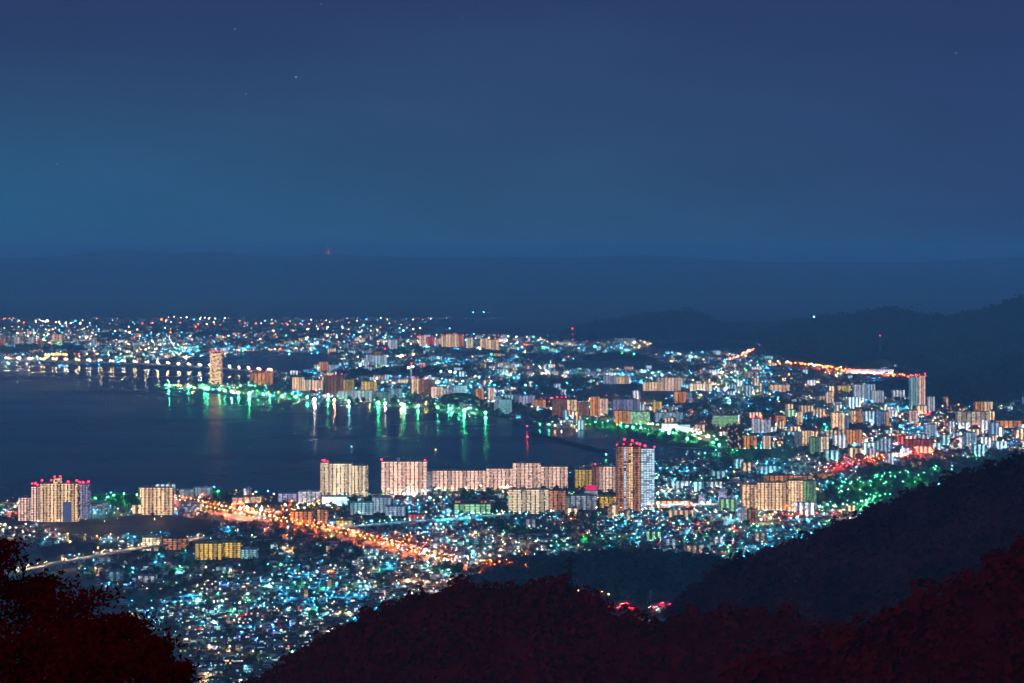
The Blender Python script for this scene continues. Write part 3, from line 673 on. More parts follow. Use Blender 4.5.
block(494,502,411,398,'bluewhite','blue-white glass block at the tip of the town shore', bays=2, k=.5, lp=.75, short='blue-white glass block')
block(501,512,414,400,'teal','teal glass arts hall on the shore tip', 'hall', 'hall', bays=4, k=.4, lp=.8, stripes=False, short='teal glass hall')
block(514,522,404,395,'grey','grey-blue block next to the violet one', bays=2, k=.4, lp=.6, short='grey-blue block')
block(519,535,405,396,'lilac','violet-lit block behind the teal glass hall', bays=5, k=.6, lp=.85, short='violet-lit block')
block(534,546,408,400,'orange','small orange-fronted block right of the violet-lit one', bays=3, k=.85, lp=.8, short='small orange-fronted block')
# arena with an arched roof
o = G(459, 405); root = empty('arena', (o.x, o.y, 0)); tag(root, 'dark arena with a broad arched roof on the town shore', 'arena'); LANDMARK.append((o.x, o.y, 'dark arena'))
s_ = o.y/F_PX; b = MB(); q = MB(); n = 14
for i in range(n):
    a0, a1 = math.pi*i/n, math.pi*(i+1)/n; rx, rz = 21*s_, 8.5*s_
    p0 = (-rx*math.cos(a0), rz*math.sin(a0)+8); p1 = (-rx*math.cos(a1), rz*math.sin(a1)+8)
    b.face([(p0[0],-40,p0[1]),(p1[0],-40,p1[1]),(p1[0],45,p1[1]),(p0[0],45,p0[1])][::-1], 0, (.06,.075,.07))
    q.face([(p0[0],-39,6),(p1[0],-39,6),(p1[0],-39,p1[1]-.5),(p0[0],-39,p0[1]-.5)], 0, (.10,.12,.11), lit_col('green',.3), .25, [(i,0),(i+1,0),(i+1,4),(i,4)])
q.box(0, 3, 0, 42*s_, 84, 6.0, 0, (.25,.27,.25), 0, 0, lit_col('green',.6), .4)
b.build('roof', M_WALL, root); q.build('wall', M_FAC, root)

# --- far shore and middle distance
block(365.5,387,366,355,'bluewhite','white castle-like hotel on the far side of the bay with an orange-lit crown', 'hotel', 'hotel', bays=7, k=.75, lp=.9, short='castle-like white hotel')
block(371,383,355.5,352,'orange','orange-lit crown storey of the castle-like hotel', 'hotel wing', 'hotel', parts=False, k=1.0, lp=.9, pen=False, z=55, short='orange hotel crown')
block(388,397.5,349,340,'white','white far-off slab in front of the hill estate', bays=3, k=.75, lp=.9, short='white far slab')
for (a, c_, yb_, yt_, st, lb) in ((419,426,346,336,'pink','left end pinkish tower of the far red-topped estate'),(426,434,346,337,'red','reddish tower second in the far red-topped estate'),(434,441,346,339,'pink','short pinkish tower in the far red-topped estate'),
        (441,448,347,335.5,'tan','tan tower in the middle of the far red-topped estate'),(448,457,347,334.5,'tan','widest bright tan tower of the far red-topped estate'),(457,464,347,336,'orange','orange tower right of the widest tan one in the far estate'),
        (466,473,348,338,'cream','cream tower in the right part of the far estate'),(480,488,349,338.5,'tan','tall tan tower right of the far estate gap'),(488,499,350,340,'tan','broad tan tower at the right end of the far estate')):
    block(a, c_, yb_, yt_, st, lb, bays=3, k=.9, lp=.95, beacons=((.1,.85) if a < 460 else ()), short=lb.split(' in the')[0].split(' of the')[0])
block(52,62,343,334.5,'tan','tan tower standing out on the far left shore', bays=3, k=.9, lp=.95, short='tan far-left tower')
block(28,34,344,337,'white','white tower left of the tan one on the far shore', bays=2, k=.8, lp=.9, short='white far-left tower')
block(91,95,346,339,'bluewhite','thin blue-white tower on the far left shore', bays=2, k=.8, lp=.9, short='thin far-left tower')
block(14,20,344,337,'pink','pinkish tower near the left edge of the far shore', bays=2, k=.8, lp=.9, short='pinkish far-left tower')
block(0,6,346,338,'orange','orange-lit tower at the far left end of the opposite shore', bays=2, k=.8, lp=.9, short='orange far-left tower')
block(603,616,384,376,'grey','grey row of flats left of the two tan ones on the rise', bays=5, k=.55, lp=.8, short='grey row of flats')
block(616,631,384,376.5,'tan','tan row of flats right of the grey row', bays=5, k=.6, lp=.85, short='tan row of flats')
block(643,663,391,382.5,'tan','long low tan flats on the slope', bays=7, k=.85, lp=.95, short='long low tan flats')
block(661,681,391,378,'pink','taller pink-brown flats right of the long low tan ones', bays=6, k=.7, lp=.85, short='taller pink-brown flats')
block(690,712,391,384,'cream','bright cream row of flats on the slope', bays=7, k=.95, lp=.93, short='bright cream row')
block(585,612,376,372,'white','white school-like row in the middle distance', parts=False, k=.8, lp=.8, pen=False, short='white school-like row')
block(615,636,344,338.5,'bluewhite','brilliant white row of blocks under the dome-shaped hill', parts=False, k=1.0, lp=.85, pen=False, short='white row under the hill')
block(674,687,403,392,'orange','orange-tan slab left of a lilac block in the town centre', bays=3, k=.9, lp=.95, short='orange-tan centre slab')
block(686,692,403,393,'lilac','lilac-grey block right of the orange-tan slab', bays=2, k=.5, lp=.7, short='lilac-grey centre block')
block(552,567,417,399,'brown','brown tower topped by a red lamp cluster in the town centre', 'tower', 'apartment_tower', bays=5, k=.4, lp=.55, beacons=(.05,.35,.65,.95), short='brown red-topped centre tower')
block(567,577,416,400,'tan','tan tower right of the brown red-topped one', bays=3, k=.9, lp=.95, short='tan centre tower')
block(577,589,416,403,'brown','dim brown block between two tan towers in the centre', bays=4, k=.5, lp=.7, short='dim brown centre block')
block(590,600,416,397,'orange','tall orange-tan tower in the town centre', bays=4, k=.9, lp=.95, short='tall orange-tan tower')
block(599,608,416,399,'pink','pink-brown tower adjoining the tall orange-tan one', bays=3, k=.8, lp=.9, short='pink-brown centre tower')
block(613,640,414,400,'lilac','broad lilac-grey office slab in the town centre', 'office', 'office_building', bays=8, k=.3, lp=.8, short='broad lilac-grey office')
block(614,631,424,411,'orange','orange-lit block at the park edge', bays=4, k=.9, lp=.85, short='orange-lit park block')
block(630,650,424,412,'green','yellow-green dotted office at the park edge', 'office', 'office_building', bays=6, k=.8, lp=.5, stripes=False, short='yellow-green dotted office')
block(653,662,413,402,'yellow','yellow-tan slim block behind the dotted office', bays=3, k=.9, lp=.95, short='yellow-tan slim block')
block(655,683,422,413,'bluewhite','blue-white long block behind the white box hall', 'office', 'office_building', bays=8, k=.45, lp=.7, short='blue-white long block')
block(662,678,431,424,'white','brilliant white box hall facing the park', 'hall', 'hall', bays=3, k=1.2, lp=.98, stripes=False, flr=4, pen=False, short='brilliant white box hall')
block(678,690,432,425,'teal','teal-white hall right of the white box hall', 'hall', 'hall', bays=3, k=.7, lp=.9, stripes=False, flr=4, pen=False, short='teal-white hall')
block(713,738,427,416,'green','broad grey-green department store', 'store', 'department_store', bays=5, k=.38, lp=.95, stripes=False, flr=4, short='grey-green department store')
block(695,705,432,425,'pink','pinkish low block left of the department store', bays=3, k=.7, lp=.8, short='pinkish low block')
block(728,744,449,427,'dark','dark slab tower beside the park with few lit windows', 'tower', 'apartment_tower', bays=5, k=.8, lp=.16, stripes=False, short='dark slab tower')
block(743,757,449,436,'orange','orange-lit block in front of the dark slab tower', bays=4, k=.85, lp=.75, short='orange-lit block by the dark tower')
block(752,760,433,419,'white','white tower with red lamps, left of a pair', bays=3, k=.65, lp=.8, beacons=(.1,.9), short='left white pair tower')
block(761,771,433,420,'white','white tower with red lamps, right of a pair', bays=3, k=.6, lp=.8, beacons=(.1,.9), short='right white pair tower')
block(763,771,449,436,'pink','pink narrow block below the white tower pair', bays=3, k=.8, lp=.9, short='pink narrow block')
block(776,786,427,416,'orange','orange block in the eastern centre', bays=3, k=.85, lp=.85, short='orange eastern block')
block(797,803,425,412,'tan','slim tan tower in the eastern centre', bays=2, k=.95, lp=.95, short='slim tan tower')
block(832,845,431,413,'tan','tan two-stripe tower in the eastern centre', bays=4, k=.95, lp=.95, short='tan two-stripe tower')
block(844,849,431,416,'blue','blue-grey flank tower beside the tan two-stripe tower', bays=2, k=.45, lp=.6, short='blue-grey flank tower')
block(851,856,424,411,'tan','thin tan tower, left of a thin pair', bays=2, k=.9, lp=.95, short='left thin tan tower')
block(857,861,424,411,'orange','thin orange tower, right of a thin pair', bays=2, k=.9, lp=.95, short='right thin orange tower')
block(802,813,446,431,'tan','tan square tower near the dark fields', bays=4, k=.8, lp=.95, short='tan square tower')
block(795,802,446,432,'grey','grey tower face left of the tan square tower', bays=2, k=.35, lp=.5, short='grey tower face')
block(820,829,452,437,'cream','cream tower below the tan square tower', bays=3, k=.85, lp=.9, short='cream tower')
block(810,821,454,438,'green','dim green-white block left of the cream tower', bays=4, k=.35, lp=.7, short='dim green-white block')
block(846,862,447,430,'orange','bright orange-tan tower in front of the red-lit road', bays=5, k=1.0, lp=.97, short='bright orange-tan tower')
block(826,834,406,392,'pink','pink tower on the rise towards the expressway', bays=3, k=.75, lp=.9, short='pink rise tower')
block(854,861,400,385,'white','white tower left of a white pair below the expressway', bays=3, k=.7, lp=.8, short='left white tower below the expressway')
block(862,870,400,384.5,'bluewhite','white tower right of a white pair below the expressway', bays=3, k=.7, lp=.8, short='right white tower below the expressway')
block(872,884,403,391,'white','white broad block right of the white pair', bays=5, k=.6, lp=.75, short='white broad block')
block(838,851,393,386,'yellow','yellow-lit low block left of the white pair', bays=4, k=.9, lp=.9, short='yellow-lit low block')
block(910.5,918,411,377,'teal','teal-white half of the tall twin tower below the expressway', 'tower', 'apartment_tower', bays=3, k=.65, lp=.75, stripes=True, beacons=(.1,.9), short='teal half of the twin tower', depth=20)
block(919,925.5,412,376,'pink','pink-lit half of the tall twin tower below the expressway', 'tower', 'apartment_tower', bays=3, k=.9, lp=.85, beacons=(.1,.9), short='pink half of the twin tower', depth=20)
block(928,935,412,397,'white','white block right of the tall twin tower', bays=3, k=.7, lp=.85, short='white block by the twin tower')
block(917,927,414,406,'cream','cream low block at the foot of the twin tower', bays=3, k=.9, lp=.9, short='cream low block')
block(975,983,413,402,'orange','orange-tan tower at the mountain foot, left of two', bays=3, k=.85, lp=.93, short='left mountain-foot tower')
block(984,993,413,402,'tan','tan tower at the mountain foot, right of two', bays=3, k=.85, lp=.93, short='right mountain-foot tower')
block(957,990,426,412,'cream','broad dim beige department hall at the mountain foot', 'hall', 'hall', bays=7, k=.35, lp=.85, flr=4, short='broad dim beige hall')
block(995,1022,428,421,'orange','low orange-lit hall at the right end of the town', 'hall', 'hall', bays=6, k=.75, lp=.85, flr=4, pen=False, short='low orange-lit hall')
block(925,937,438,425,'bluewhite','pale teal-white block in the eastern town', bays=4, k=.6, lp=.85, short='pale teal-white block')
block(909,918,424,411,'pink','pink-red narrow block left of the pale teal-white one', bays=3, k=.7, lp=.8, short='pink-red narrow block')
block(876,886,426,412,'blue','blue-grey office with an orange edge', 'office', 'office_building', bays=4, k=.5, lp=.6, short='blue-grey office')
block(886,889.5,427,412,'orange','thin orange stair tower beside the blue-grey office', bays=1, k=.9, lp=.95, short='thin orange stair tower')
block(905,932,451,440,'red','reddish-brown block row above the red-lit road', bays=7, k=.5, lp=.8, short='reddish-brown row')
block(966,977,446,433,'bluewhite','blue-white block near the right-hand red lights', bays=4, k=.6, lp=.8, short='blue-white eastern block')
block(800,818,480,473,'cream','row of low cream blocks above the green park', parts=False, k=.7, lp=.8, pen=False, short='low cream row')
block(817,835,480,473,'orange','row of low orange blocks right of the low cream row', parts=False, k=.8, lp=.8, pen=False, short='low orange row')
block(770,790,392,385,'tan','warm flats at the left edge of the eastern rise', bays=5, k=.8, lp=.9, short='warm flats on the eastern rise')
block(745,758,378,371,'pink','pinkish flats below the upland road', parts=False, k=.8, lp=.8, short='pinkish flats below the upland road')
# expressway service building and lit cutting
block(846,893,373.5,369.6,'white','long brilliant white service building along the expressway', 'service building', 'service_building', bays=9, k=.7, lp=.9, flr=5, pen=False, stripes=False, short='expressway service building', z=0)

# floodlit retaining wall in the cutting above the service building
o = G(878, 369.5); root = empty('retaining_wall', (o.x, o.y, 0)); tag(root, 'tan floodlit retaining wall on the slope above the expressway service building', 'retaining wall')
b = MB(); s_ = o.y/F_PX
b.face([(-20*s_,0,0),(18*s_,0,0),(13*s_,60,9*s_),(6*s_,60,9.5*s_),(-4*s_,60,6*s_)], 0, (.22,.15,.11)); b.face([(18*s_,0,0),(18*s_,65,0),(13*s_,60,9*s_)], 0, (.22,.15,.11))
b.build('wall', M_WALL, root)

for q_ in RAISED_PX: ROADWAYS.append((gp(q_), 22))
# ------------------------------------------------------------------ smaller buildings and houses
def dark_zone(px, py):
    for poly in ZONES_NOBUILD:
        if inside(poly, px, py): return True
    return False
ZONES_NOBUILD = [LAKE_PX, FIELD1, FIELD2, FIELD3, FIELD4, FIELD5, FIELD6,
    [(570,419),(640,423),(700,434),(735,446),(735,458),(700,455),(680,450),(640,445),(600,436)],
    [(555,369),(585,357),(610,352),(645,355),(672,365),(640,368)], [(610,354),(660,343),(705,340),(752,344),(780,354),(700,352)], [(568,397),(600,386),(632,383),(662,387),(695,396),(640,397)],
    [(340,376),(385,369),(430,369),(485,374),(440,378)], [(868,400),(905,386),(950,378),(1024,350),(1024,402),(960,398)], [(740,340),(800,330),(1024,300),(1024,350),(960,372),(890,358),(800,352)],
    [(540,342),(1024,342),(1024,250),(540,250)], [(0,250),(1024,250),(1024,318),(0,318)], [(455,578),(500,562),(730,562),(740,600),(690,615),(600,590),(455,590)],
    [(400,335),(430,320),(540,318),(640,325),(640,337),(540,337),(470,335)],
    [(838,488),(905,488),(870,512),(830,510)], [(110,480),(140,480),(140,512),(112,512)], [(600,400),(600,390)]]
HERO = [(x, y) for x, y, _ in LANDMARK]
HGRID = {}
for x, y, s in LANDMARK: HGRID.setdefault((int(x//150), int(y//150)), []).append((x, y))
RW = [(P, hw, min(y for _,y in P)-60, max(y for _,y in P)+60, min(x for x,_ in P)-60, max(x for x,_ in P)+60) for P, hw in ROADWAYS]
def on_road(x, y):
    return any(y0 < y < y1 and x0 < x < x1 and polydist(P, x, y) < hw for P, hw, y0, y1, x0, x1 in RW)
def near_hero(x, y, r):
    gx, gy = int(x//150), int(y//150)
    return any(abs(hx-x) < r*1.4 and -r*1.1 < hy-y < r*1.1 for i in (-1,0,1) for j in (-1,0,1) for hx, hy in HGRID.get((gx+i, gy+j), ()))
ROADS_PX = {'orange': [AVENUE, [(235,507),(255,519),(300,514),(330,505)]], 'red': [[(845,469),(880,461),(910,457),(945,453)]], 'pale': [[(20,577),(60,568),(120,557),(190,548),(208,544)]],
            'white': [[(620,513),(740,509)]]}
def weights(px, py):
    """share of lamp colours in a district"""
    w = {'teal': .36, 'cyan': .17, 'white': .15, 'warm': .15, 'orange': .09, 'green': .06, 'blue': .03, 'red': .025}
    d = min(polydist(p, px, py) for p in ROADS_PX['orange'])
    if d < 16: w.update(orange=1.6*(1-d/22), warm=.3, red=.10)
    d = min(polydist(p, px, py*1.0) for p in ROADS_PX['red'])
    if d < 14: w.update(orange=1.0, red=.6, warm=.2)
    if px > 540 and py > 505: w.update(orange=.20, warm=.18, green=.14, red=.06)
    if px < 300 and py > 540: w.update(teal=.55, blue=.10, cyan=.2, white=.08, orange=.02)
    if 390 < py < 455 and px > 520: w.update(orange=.18, warm=.24, white=.20, green=.09, blue=.05, red=.05)
    if py < 345: w.update(white=.4, warm=.25, orange=.18, teal=.25)
    if 345 <= py < 390 and px > 330: w.update(teal=.45, cyan=.35, white=.25)
    return w
def pick(wt, rr):
    t = rr.random()*sum(wt.values())
    for k, v in wt.items():
        t -= v
        if t <= 0: return k
    return k
def gain(px, py):
    """how thickly a district is lit"""
    g_ = .8
    if py > 520: g_ = .62
    if 345 < py < 372 and px > 330: g_ = .55
    if 330 <= py < 350: g_ = .8
    if py < 330: g_ = .35
    if px > 770 and py < 400: g_ *= .35
    if 396 < py < 450 and px > 540: g_ = 1.15
    if py > 640: g_ *= .7
    d = min(polydist(p, px, py) for p in ROADS_PX['orange']); 
    if d < 14: g_ *= 1.35
    if px < 215 and 330 < py < 362: g_ = 1.1
    if px > 700 and 452 < py < 505: g_ = .55
    return g_
rr = random.Random(41)
GARDEN = []
def HUES_BY_ZONE(v, wt):
    """neighbouring streets share one lamp colour"""
    ks = sorted(wt, key=lambda k: -wt[k])[:4]
    return ks[0] if v < -.08 else ks[1] if v < .12 else ks[2] if v < .28 else ks[3]
houses, blocks, lamps = [], [], []
Dk = 1720.0
rown = 0
while Dk < 11200:
    pitch = max(13.0, Dk/175)
    half = Dk*(540/F_PX)
    x = -half + rr.random()*pitch
    py_row = HZN + HCAM/Dk*F_PX
    yaw0 = R(8 if Dk < 2900 else 0)
    while x < half:
        xx = x + rr.uniform(-.25,.25)*pitch; yy = Dk + rr.uniform(-.35,.35)*pitch + 0.10*xx*(1 if Dk < 2900 else .3)
        x += pitch*rr.uniform(.8, 1.25)
        if yy < 1700: continue
        px, py = pix(xx, yy)
        if not (-25 < px < 1050 and py < 700) or dark_zone(px, py): continue
        g_ = gain(px, py)
        nh = near_hero(xx, yy, 26)
        # clumpy districts: woods, gardens and fields leave dark gaps
        f = noise.fractal(Vector((xx*.0030, yy*.0016, 1.3)), 1.0, 2.0, 3)
        lane = (rown % 2 == 0) or (int((x+Dk*.02)/ (pitch*5.0)) % 3 == 0 and rr.random() < .35)
        hz_ = noise.noise(Vector((xx*.006, yy*.0035, 7.7)))
        if lane and rr.random() < (.80 if f > -.12 else .22)*min(1.15, g_*1.25):
            wt = weights(px, py)
            if rr.random() < .6: hue = HUES_BY_ZONE(hz_, wt)
            else: hue = pick(wt, rr)
            lamps.append((xx+pitch*.5, yy-pitch*.35, px, py, hue, rr))
        if f < -.16 and rr.random() < (.85 if py < 510 else .5):
            if rr.random() < .8: GARDEN.append((xx, yy, pitch))
            continue
        if rr.random() < .12: GARDEN.append((xx, yy, pitch)); continue
        if nh or on_road(xx, yy): continue
        big = 0
        if 385 < py < 460 and px > 505: big = .15
        elif 330 < py < 385: big = .10
        elif py >= 600: big = .006
        elif py >= 460: big = .03
        if px > 770 and py < 400: big *= .4
        if rr.random() < big: blocks.append((xx, yy, px, py))
        else: houses.append((xx, yy, px, py, pitch, yaw0 + rr.choice((0,0,math.pi/2)) + rr.uniform(-.12,.12)))
    Dk += pitch*(1.25 if Dk < 3400 else 1.6)
    rown += 1

ORD = ['closest','second closest','third closest','fourth closest','fifth closest','sixth closest','seventh closest','eighth closest','ninth closest','tenth closest','eleventh closest','twelfth closest',
       'thirteenth closest','fourteenth closest','fifteenth closest','sixteenth closest','seventeenth closest','eighteenth closest','nineteenth closest','twentieth closest']
TENS = {2:'twenty',3:'thirty',4:'forty',5:'fifty',6:'sixty',7:'seventy',8:'eighty',9:'ninety'}
ONES = ['','first','second','third','fourth','fifth','sixth','seventh','eighth','ninth']
def ordinal(n):
    """n from 0"""
    if n < 20: return ORD[n]
    n += 1
    h = ''
    if n > 99: h = 'hundred and '; n %= 100
    if n < 20: return (h + ORD[max(0,n-1)])
    if n % 10 == 0: return h + TENS[n//10][:-1] + 'ieth closest'
    return h + TENS[n//10] + '-' + ONES[n%10] + ' closest'
def nearest_landmark(x, y):
    return min(LANDMARK, key=lambda q: (q[0]-x)**2 + (q[1]-y)**2)
USED = {}
def ranked(items, phrase):
    """labels: rank the look-alikes round their nearest landmark"""
    by = {}
    for it in items:
        lm = nearest_landmark(it['x'], it['y']); it['dist'] = math.hypot(lm[0]-it['x'], lm[1]-it['y'])
        by.setdefault((lm[2], it['look']), []).append(it)
    for (lmn, look), L in by.items():
        L.sort(key=lambda i: i['dist'])
        for i, it in enumerate(L):
            it['label'] = (f"{look}, {ordinal(i)} to the {lmn}")
ROOFS = [('dark grey', (.10,.10,.11)), ('slate blue', (.09,.115,.15)), ('brown', (.14,.095,.07)), ('black', (.05,.05,.055)), ('dull red', (.19,.08,.065)), ('pale grey', (.30,.30,.30))]
WALLS = [('cream', (.45,.40,.31)), ('white', (.55,.55,.54)), ('grey', (.33,.34,.35)), ('brown', (.25,.17,.12)), ('beige', (.42,.34,.25))]
def litpick(px, py, r2):
    return {'teal':'teal','cyan':'bluewhite','white':'white','warm':'tan','orange':'orange','green':'green','blue':'blue','red':'red'}[pick(weights(px,py), r2)]
def occluded(px, py):
    for n_ in ('centre','right'):
        pass
    return False
# ---- the houses that show largest: one object each
houses.sort(key=lambda h: h[1])
def hidden(px, py):
    """behind the front ridges or the near trees"""
    if px < 195 and py > 540 + max(0, (px-35))*.78: return True
    cr = [(215,705),(262,682),(300,654),(345,633),(385,612),(420,597),(450,590),(520,591),(560,592),(590,599),(612,610),(690,612),(691,604),(708,586),(735,567),(775,552),(812,540),(838,529),(862,518),(885,508),(905,497),(930,487),(962,478),(1000,468),(1060,450)]
    for (x0,y0),(x1,y1) in zip(cr, cr[1:]):
        if x0 <= px < x1: return py > y0+(y1-y0)*(px-x0)/(x1-x0) + 3
    return px > 1060
vis = [h for h in houses if not hidden(h[2], h[3])]
front, rest = vis[:300], vis[300:]
items = []
for (x, y, px, py, pitch, yaw) in front:
    rf, wl = rr.choice(ROOFS), rr.choice(WALLS); gable = rr.random() < .4
    items.append(dict(x=x, y=y, yaw=yaw, rf=rf, wl=wl, gable=gable, w=rr.uniform(8,12), d=rr.uniform(6.5,8.5), h=rr.choice((5.2,5.6,6.0)), lit=litpick(px,py,rr), lp=rr.choice((.08,.15,.25,.5)),
                      look=f"{wl[0]} house with {rf[0]} {'gabled' if gable else 'hipped'} roof"))
ranked(items, '')
for it in items:
    root = empty('house', (it['x'], it['y'], 0), it['yaw']); tag(root, it['label'], 'house', 'houses in the near town')
    b = MB(); b.box(0,0,0, it['w'], it['d'], it['h'], 0, it['wl'][1], 0, 0, lit_col(it['lit'], .6), it['lp'], 2.6, 2.8, faces='FBLR'); b.build('wall', M_FAC, root)
    q = MB(); q.hip(0,0,it['h']+.003, it['w'], it['d'], 2.2, 0, it['rf'][1], 0, it['gable'], .6, it['wl'][1]); q.build('roof', M_WALL, root)
# ---- the rest of the houses as one mass
b = MB()
for (x, y, px, py, pitch, yaw) in rest:
    s = max(1.0, pitch/15.5)
    wc, rc = rr.choice(WALLS)[1], rr.choice(ROOFS)[1]
    w_, d_ = rr.uniform(8,12)*s, rr.uniform(6.5,8.5)*min(s, 2.0); h_ = rr.choice((3,5.4,5.6,6))*(1+.25*(s-1))
    lit = lit_col(litpick(px,py,rr), .55*rr.uniform(.5,2.0)); lp = rr.choice((.06,.15,.25,.5))*gain(px,py)
    if y < 5200:
        b.box(x, y, 0, w_, d_, h_, yaw, wc, 0, 1, lit, lp, 2.6, 2.8, faces='FBLR')
        b.hip(x, y, h_+.003, w_, d_, 2.2, yaw, rc, 0, rr.random() < .4, .6, wc)
    else:
        b.box(x, y, 0, w_, d_, h_, yaw, wc, 0, 1, lit, lp*.8, 4, 3, roofcol=rc, faces='FBLRT')
tag(b.build('town_houses', [M_WALL, M_FAC]), 'low houses and sheds packed across the town and its far suburbs', None, None, 'stuff')

# ---- gardens and small woods between the houses
b = MB()
for (x, y, pitch) in GARDEN:
    px, py = pix(x, y)
    if hidden(px, py) or inside(LAKE_PX, px, py): continue
    s = pitch/13; n_ = 1 if y > 5000 else 2
    for k in range(n_):
        r_ = rr.uniform(2.6, 5.0)*min(2.6, s)
        clump(b, Vector((x+rr.uniform(-.3,.3)*pitch, y+rr.uniform(-.3,.3)*pitch, r_*.75)), r_, 0, 10 if y > 4000 else 16, .9, rr)
tag(b.build('garden_trees', M_PARK), kind='stuff')

# ---- mid-rise blocks scattered through the town
items = []
SHAPES = {'tan':'tan','bluewhite':'pale blue','white':'white','orange':'orange-lit','green':'green-lit','blue':'blue-lit','red':'red-lit','teal':'teal-lit'}
blocks.sort(key=lambda h: h[1])
for (x, y, px, py) in blocks:
    fl = rr.choice((3,4,5,5,6,7,8)) if py > 460 else rr.choice((3,4,4,5,5,6,7,8,9,11))
    if py < 385: fl = rr.choice((3,4,4,5,6))
    if py > 530: fl = rr.choice((3,3,4,5))
    lit = litpick(px, py, rr)
    if rr.random() < .2 or lit == 'orange': lit = rr.choice(('tan','tan','white'))
    w_ = rr.choice((11,14,18,24,32,40))*rr.uniform(.9,1.2)
    if py > 530: w_ = min(w_, 24)
    kind_ = 'slab' if w_ > 22 else ('tower' if fl > 8 else 'block')
    items.append(dict(x=x, y=y, px=px, py=py, w=w_, d=rr.uniform(10,14), fl=fl, lit=lit, yaw=rr.uniform(-.35,.35), lp=rr.uniform(.3,.95) if py < 520 else rr.uniform(.12,.4), k=rr.uniform(.35,1.1) if py < 520 else rr.uniform(.2,.6),
                      look=f"{SHAPES[lit]} {'low' if fl < 5 else 'mid-height' if fl < 9 else 'tall'} {kind_}"))
vis_items = [i for i in items if not hidden(i['px'], i['py'])]
vis_items.sort(key=lambda i: -(i['w']*i['fl'])/i['y']**2)
solo, far_ = vis_items[:int(min(len(vis_items), 290-170+60))], vis_items[int(min(len(vis_items), 290-170+60)):]
ranked(solo, '')
def midrise(b, it, x, y):
    """mid-rise block; its front is split into brighter and dimmer bays"""
    H = it['fl']*3.1; wc = WALLC[it['lit']]; lc = lit_col(it['lit'], it['k']*(.8 if it['lit'] == 'tan' else 1)); w_, d_ = it['w'], it['d']
    b.box(x, y, 0, w_, d_, H, it['yaw'], wc, 0, 1, tuple(c*.7 for c in lc), it['lp']*.6, 3.2, 3.1, roofcol=tuple(c*.5 for c in wc), faces='BLRT')
    n = max(2, round(w_/5)); c_, s_ = math.cos(it['yaw']), math.sin(it['yaw']); ou, ov = rnd.randrange(3000), rnd.randrange(3000); alt = rnd.randrange(2)
    for i in range(n):
        q0, q1 = -w_/2+w_*i/n, -w_/2+w_*(i+1)/n; g_ = (1.25, .35)[(i+alt) % 2]*rnd.uniform(.7,1.2)
        T = lambda u, z: (x+u*c_+d_/2*s_, y+u*s_-d_/2*c_, z)
        b.face([T(q0,0), T(q1,0), T(q1,H), T(q0,H)], 1 if (i+alt) % 2 else 2, wc, tuple(k*g_ for k in lc), min(1, it['lp']*1.15), [(ou+2*i,ov),(ou+2*i+2,ov),(ou+2*i+2,ov+it['fl']),(ou+2*i,ov+it['fl'])])
    return H
for it in solo:
    root = empty('town_building', (it['x'], it['y'], 0)); tag(root, it['label'], 'building', 'mid-rise buildings across the town')
    b = MB(); H = midrise(b, it, 0, 0); b.build('wall', [M_WALL, M_FAC, M_GAL], root)
    q = MB(); q.box(it['w']*.15, 0, H+.004, 5, 5, 3.2, it['yaw'], (.3,.3,.3), 0); q.build('roof_housing', M_WALL, root)
b = MB()
for it in far_: midrise(b, it, it['x'], it['y'])
if far_: tag(b.build('distant_buildings', [M_WALL, M_FAC, M_GAL]), 'small far-off blocks of flats beyond the town centre', None, None, 'stuff')
print('houses', len(front), len(rest), 'solo', len(solo), 'far', len(far_), 'lamps', len(lamps), 'landmarks', len(LANDMARK))

# ------------------------------------------------------------------ street lamps
STUFF = {}; SHADED = {}
def lampball(x, y, z, r, hue, band, sample=True):
    STUFF.setdefault((hue, band, sample), []).append((x, y, z, r))
LM = {'teal':'teal','cyan':'pale cyan','white':'white','warm':'warm','orange':'orange','green':'green','red':'red','blue':'blue','yellow':'yellow','pink':'pink'}
lamp_items = []
def street_lamp(it):
    root = empty('street_lamp', (it['x'], it['y'], 0), it.get('yaw', 0)); tag(root, it['label'], 'street lamp', 'street lamps of the near town')
    h = it['h']
    b = MB(); b.tube([(0,0,0),(0,0,h-.6),(.3,0,h-.05),(1.2,0,h+.1)], [.12,.09,.07,.05], 0, (.3,.3,.3), 5); po = b.build('pole', M_STEEL, root)
    q = MB()
    if it.get('sh'): q.shade_lamp(1.35, 0, h-.12, it['r'], 0, 1)
    else: q.octa(1.35, 0, h-.12, it['r'], 0)
    q.build('lamp_head', [lampmat(it['hue'], 'pool' if it.get('sh') else 'near'), M_DARKSTEEL], po)
for (x, y, px, py, hue, _) in lamps:
    if hidden(px, py): continue
    h = rr.uniform(7, 10.5); v = math.exp(rr.gauss(0, .45))*(.68 if py > 530 else 1.0 if py > 450 else 1.35); sh_ = y < 8600 and rr.random() < (.94 if py > 530 else .86)
    lamp_items.append(dict(sh=sh_, x=x, y=y, px=px, py=py, hue=hue, h=h, r=(.62*max(1, y/3600) if sh_ else .34)*v, v=v, look=f"{'shaded ' if sh_ else ''}{LM[hue]} street lamp"))
